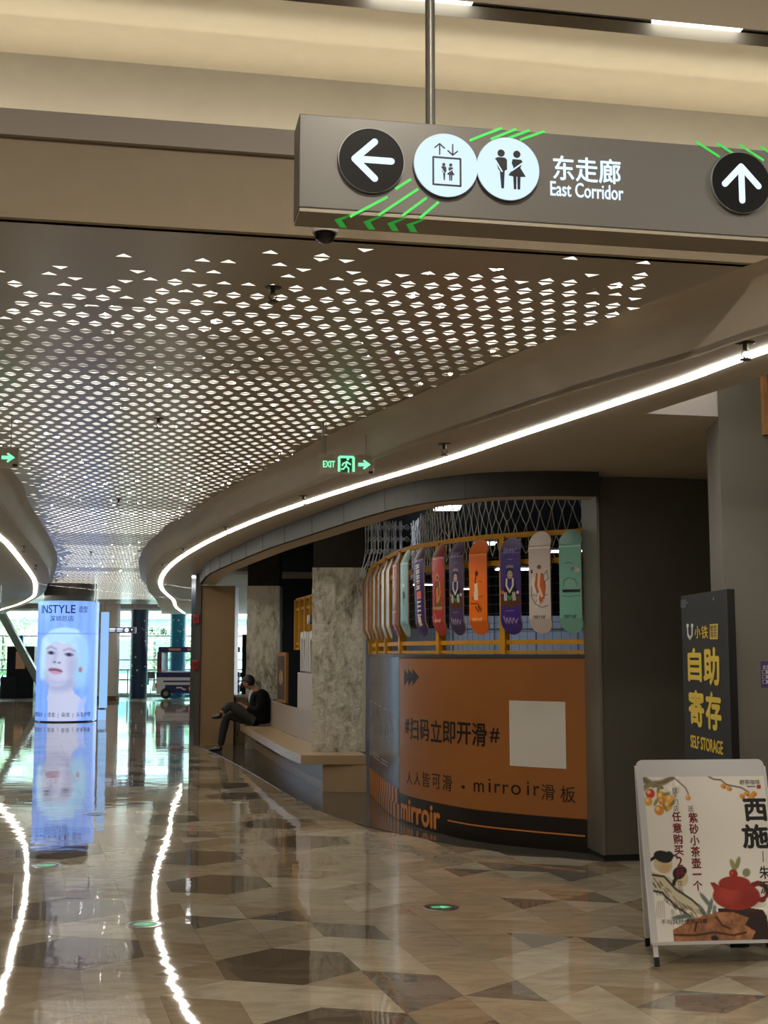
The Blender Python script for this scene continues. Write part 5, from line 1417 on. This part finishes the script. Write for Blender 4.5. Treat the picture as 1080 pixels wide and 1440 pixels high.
V=[J(364,1008),J(367,990),J(363,974),nk,J(353.5,966.5),hd,J(345,955),   # 0..6 trunk, neck, head
   J(366,977,-.17),J(363,1000,-.22),J(345,995,-.12),J(338,991,-.07),    # 7..10 near arm to palm
   J(364,977,.17),J(361,1000,.22),J(345,994,.1),J(338,990,.03),         # 11..14 far arm to palm
   J(359,1010,-.09),J(323.5,992,-.1),J(310,1003.5,-.2),                 # 15..17 near, crossed leg
   J(359,1013,.09),J(319.5,1006,.07),J(310.5,1050,.05)]                 # 18..20 far leg
Ed=[(0,1),(1,2),(2,3),(3,4),(4,5),(5,6),(2,7),(7,8),(8,9),(9,10),(2,11),(11,12),(12,13),(13,14),(0,15),(15,16),(16,17),(0,18),(18,19),(19,20)]
R=[.12,.12,.12,.058,.056,.096,.07,.06,.045,.033,.036,.06,.045,.033,.036,.085,.055,.042,.085,.055,.042]
# fingers
for pidx,sy in ((10,1),(14,-1)):
    p=V[pidx]
    for k in range(5):
        o=Vector((-.02,(k-1.7)*.018*sy,.006)); b=len(V)
        ln=(.045,.06,.065,.06,.05)[k]
        if k==0: V+= [p+Vector((.005,-.03*sy,.02)),p+Vector((-.03,-.03*sy,.03))]
        else: V+= [p+o+Vector((-ln*.5,0,.004)),p+o+Vector((-ln*.8,0,-.03))]
        R+=[.011,.009]; Ed+=[(pidx,b),(b,b+1)]
body=skin('body',V,Ed,R,M_SKIN,per)
# jacket
JV=[J(364.5,1019.5),J(366,1006),J(366.5,989),J(362,976),J(359,970),J(368,977,-.16),J(365.5,1000,-.24),J(347,996,-.15),J(367,977,.16),J(363,1000,.24),J(347,995,.14)]
skin('jacket',JV,[(0,1),(1,2),(2,3),(3,4),(3,5),(5,6),(6,7),(3,8),(8,9),(9,10)],[(.23,.21),(.235,.21),(.215,.2),.17,.085,.1,.085,.06,.1,.085,.06],M_SUIT,per)
TV=[J(364,1011),J(356,1009,-.09),J(338,1000,-.1),J(323,991.5,-.1),J(312,1002,-.19),J(356,1013,.08),J(336,1008,.08),J(319.5,1006,.07),J(314,1026,.06),J(310,1049,.05)]
skin('trousers',TV,[(0,1),(1,2),(2,3),(3,4),(0,5),(5,6),(6,7),(7,8),(8,9)],[.17,.125,.11,.088,.064,.12,.105,.088,.075,.062],M_TROU,per)
for nm,P in (('shoe',[J(313,1005.5,-.2),J(306,1008,-.21),J(297,1009,-.23)]),('shoe',[J(313,1052.5,.05),J(303,1053.5,.05),J(292.5,1055,.04)])):
    skin(nm,P,[(0,1),(1,2)],[(.055,.05),(.05,.045),(.035,.022)],M_SHOE,per)
skin('shirt_front',[J(356.5,968.5),J(352,977),J(351,989)],[(0,1),(1,2)],[(.07,.06),(.085,.03),(.06,.02)],M_SHIRT,per,2)
# hair cap, ears, brow and nose
hb=MB(); n=16; m=8
for j in range(m+1):
    ph=math.pi*.60*j/m
    for k in range(n):
        a=2*math.pi*k/n; q=Vector((math.sin(ph)*math.cos(a)*.112,math.sin(ph)*math.sin(a)*.098,math.cos(ph)*.118))
        hb.v.append(tuple(Matrix.Rotation(math.radians(38),3,'Y')@q+hd+Vector((.022,0,.040))))
for j in range(m):
    for k in range(n): hb.f.append((j*n+k,j*n+(k+1)%n,(j+1)*n+(k+1)%n,(j+1)*n+k))
hb.build('hair',M_HAIR,per,True)
for sy in (-1,1):
    e=hd+Vector((.012,sy*.092,-.01)); mb=MB(); mb.lathe([(.004,-.03),(.016,-.016),(.02,.004),(.012,.024),(.003,.03)],10,e); mb.build('ear',M_SKIN,per,True)
    e=hd+Vector((-.083,sy*.034,.012)); MB().lathe([(.003,-.009),(.011,0),(.003,.009)],8,e).build('eye',M_BLACK,per,True)
nz=hd+Vector((-.10,0,-.012)); MB().tube([nz+Vector((.015,0,.035)),nz+Vector((-.008,0,.005)),nz+Vector((-.016,0,-.012)),nz+Vector((.012,0,-.02))],[.008,.012,.016,.010],8).build('nose',M_SKIN,per,True)
mz=hd+Vector((-.088,0,-.055)); MB().tube([mz+Vector((.01,-.026,0)),mz,mz+Vector((.01,.026,0))],.007,6).build('mouth',mat('lip_brown',(116,66,56),.5),per,True)
st=J(336,1022,-.1); o=MB().tube([st+Vector((.02,0,.01)),st+Vector((-.01,-.01,-.08)),st+Vector((-.03,-.01,-.16))],[.010,.008,.014],6).build('bag_strap',M_SHOE)
tag(o,'black strap dangling from the bench edge under the seated person','strap')
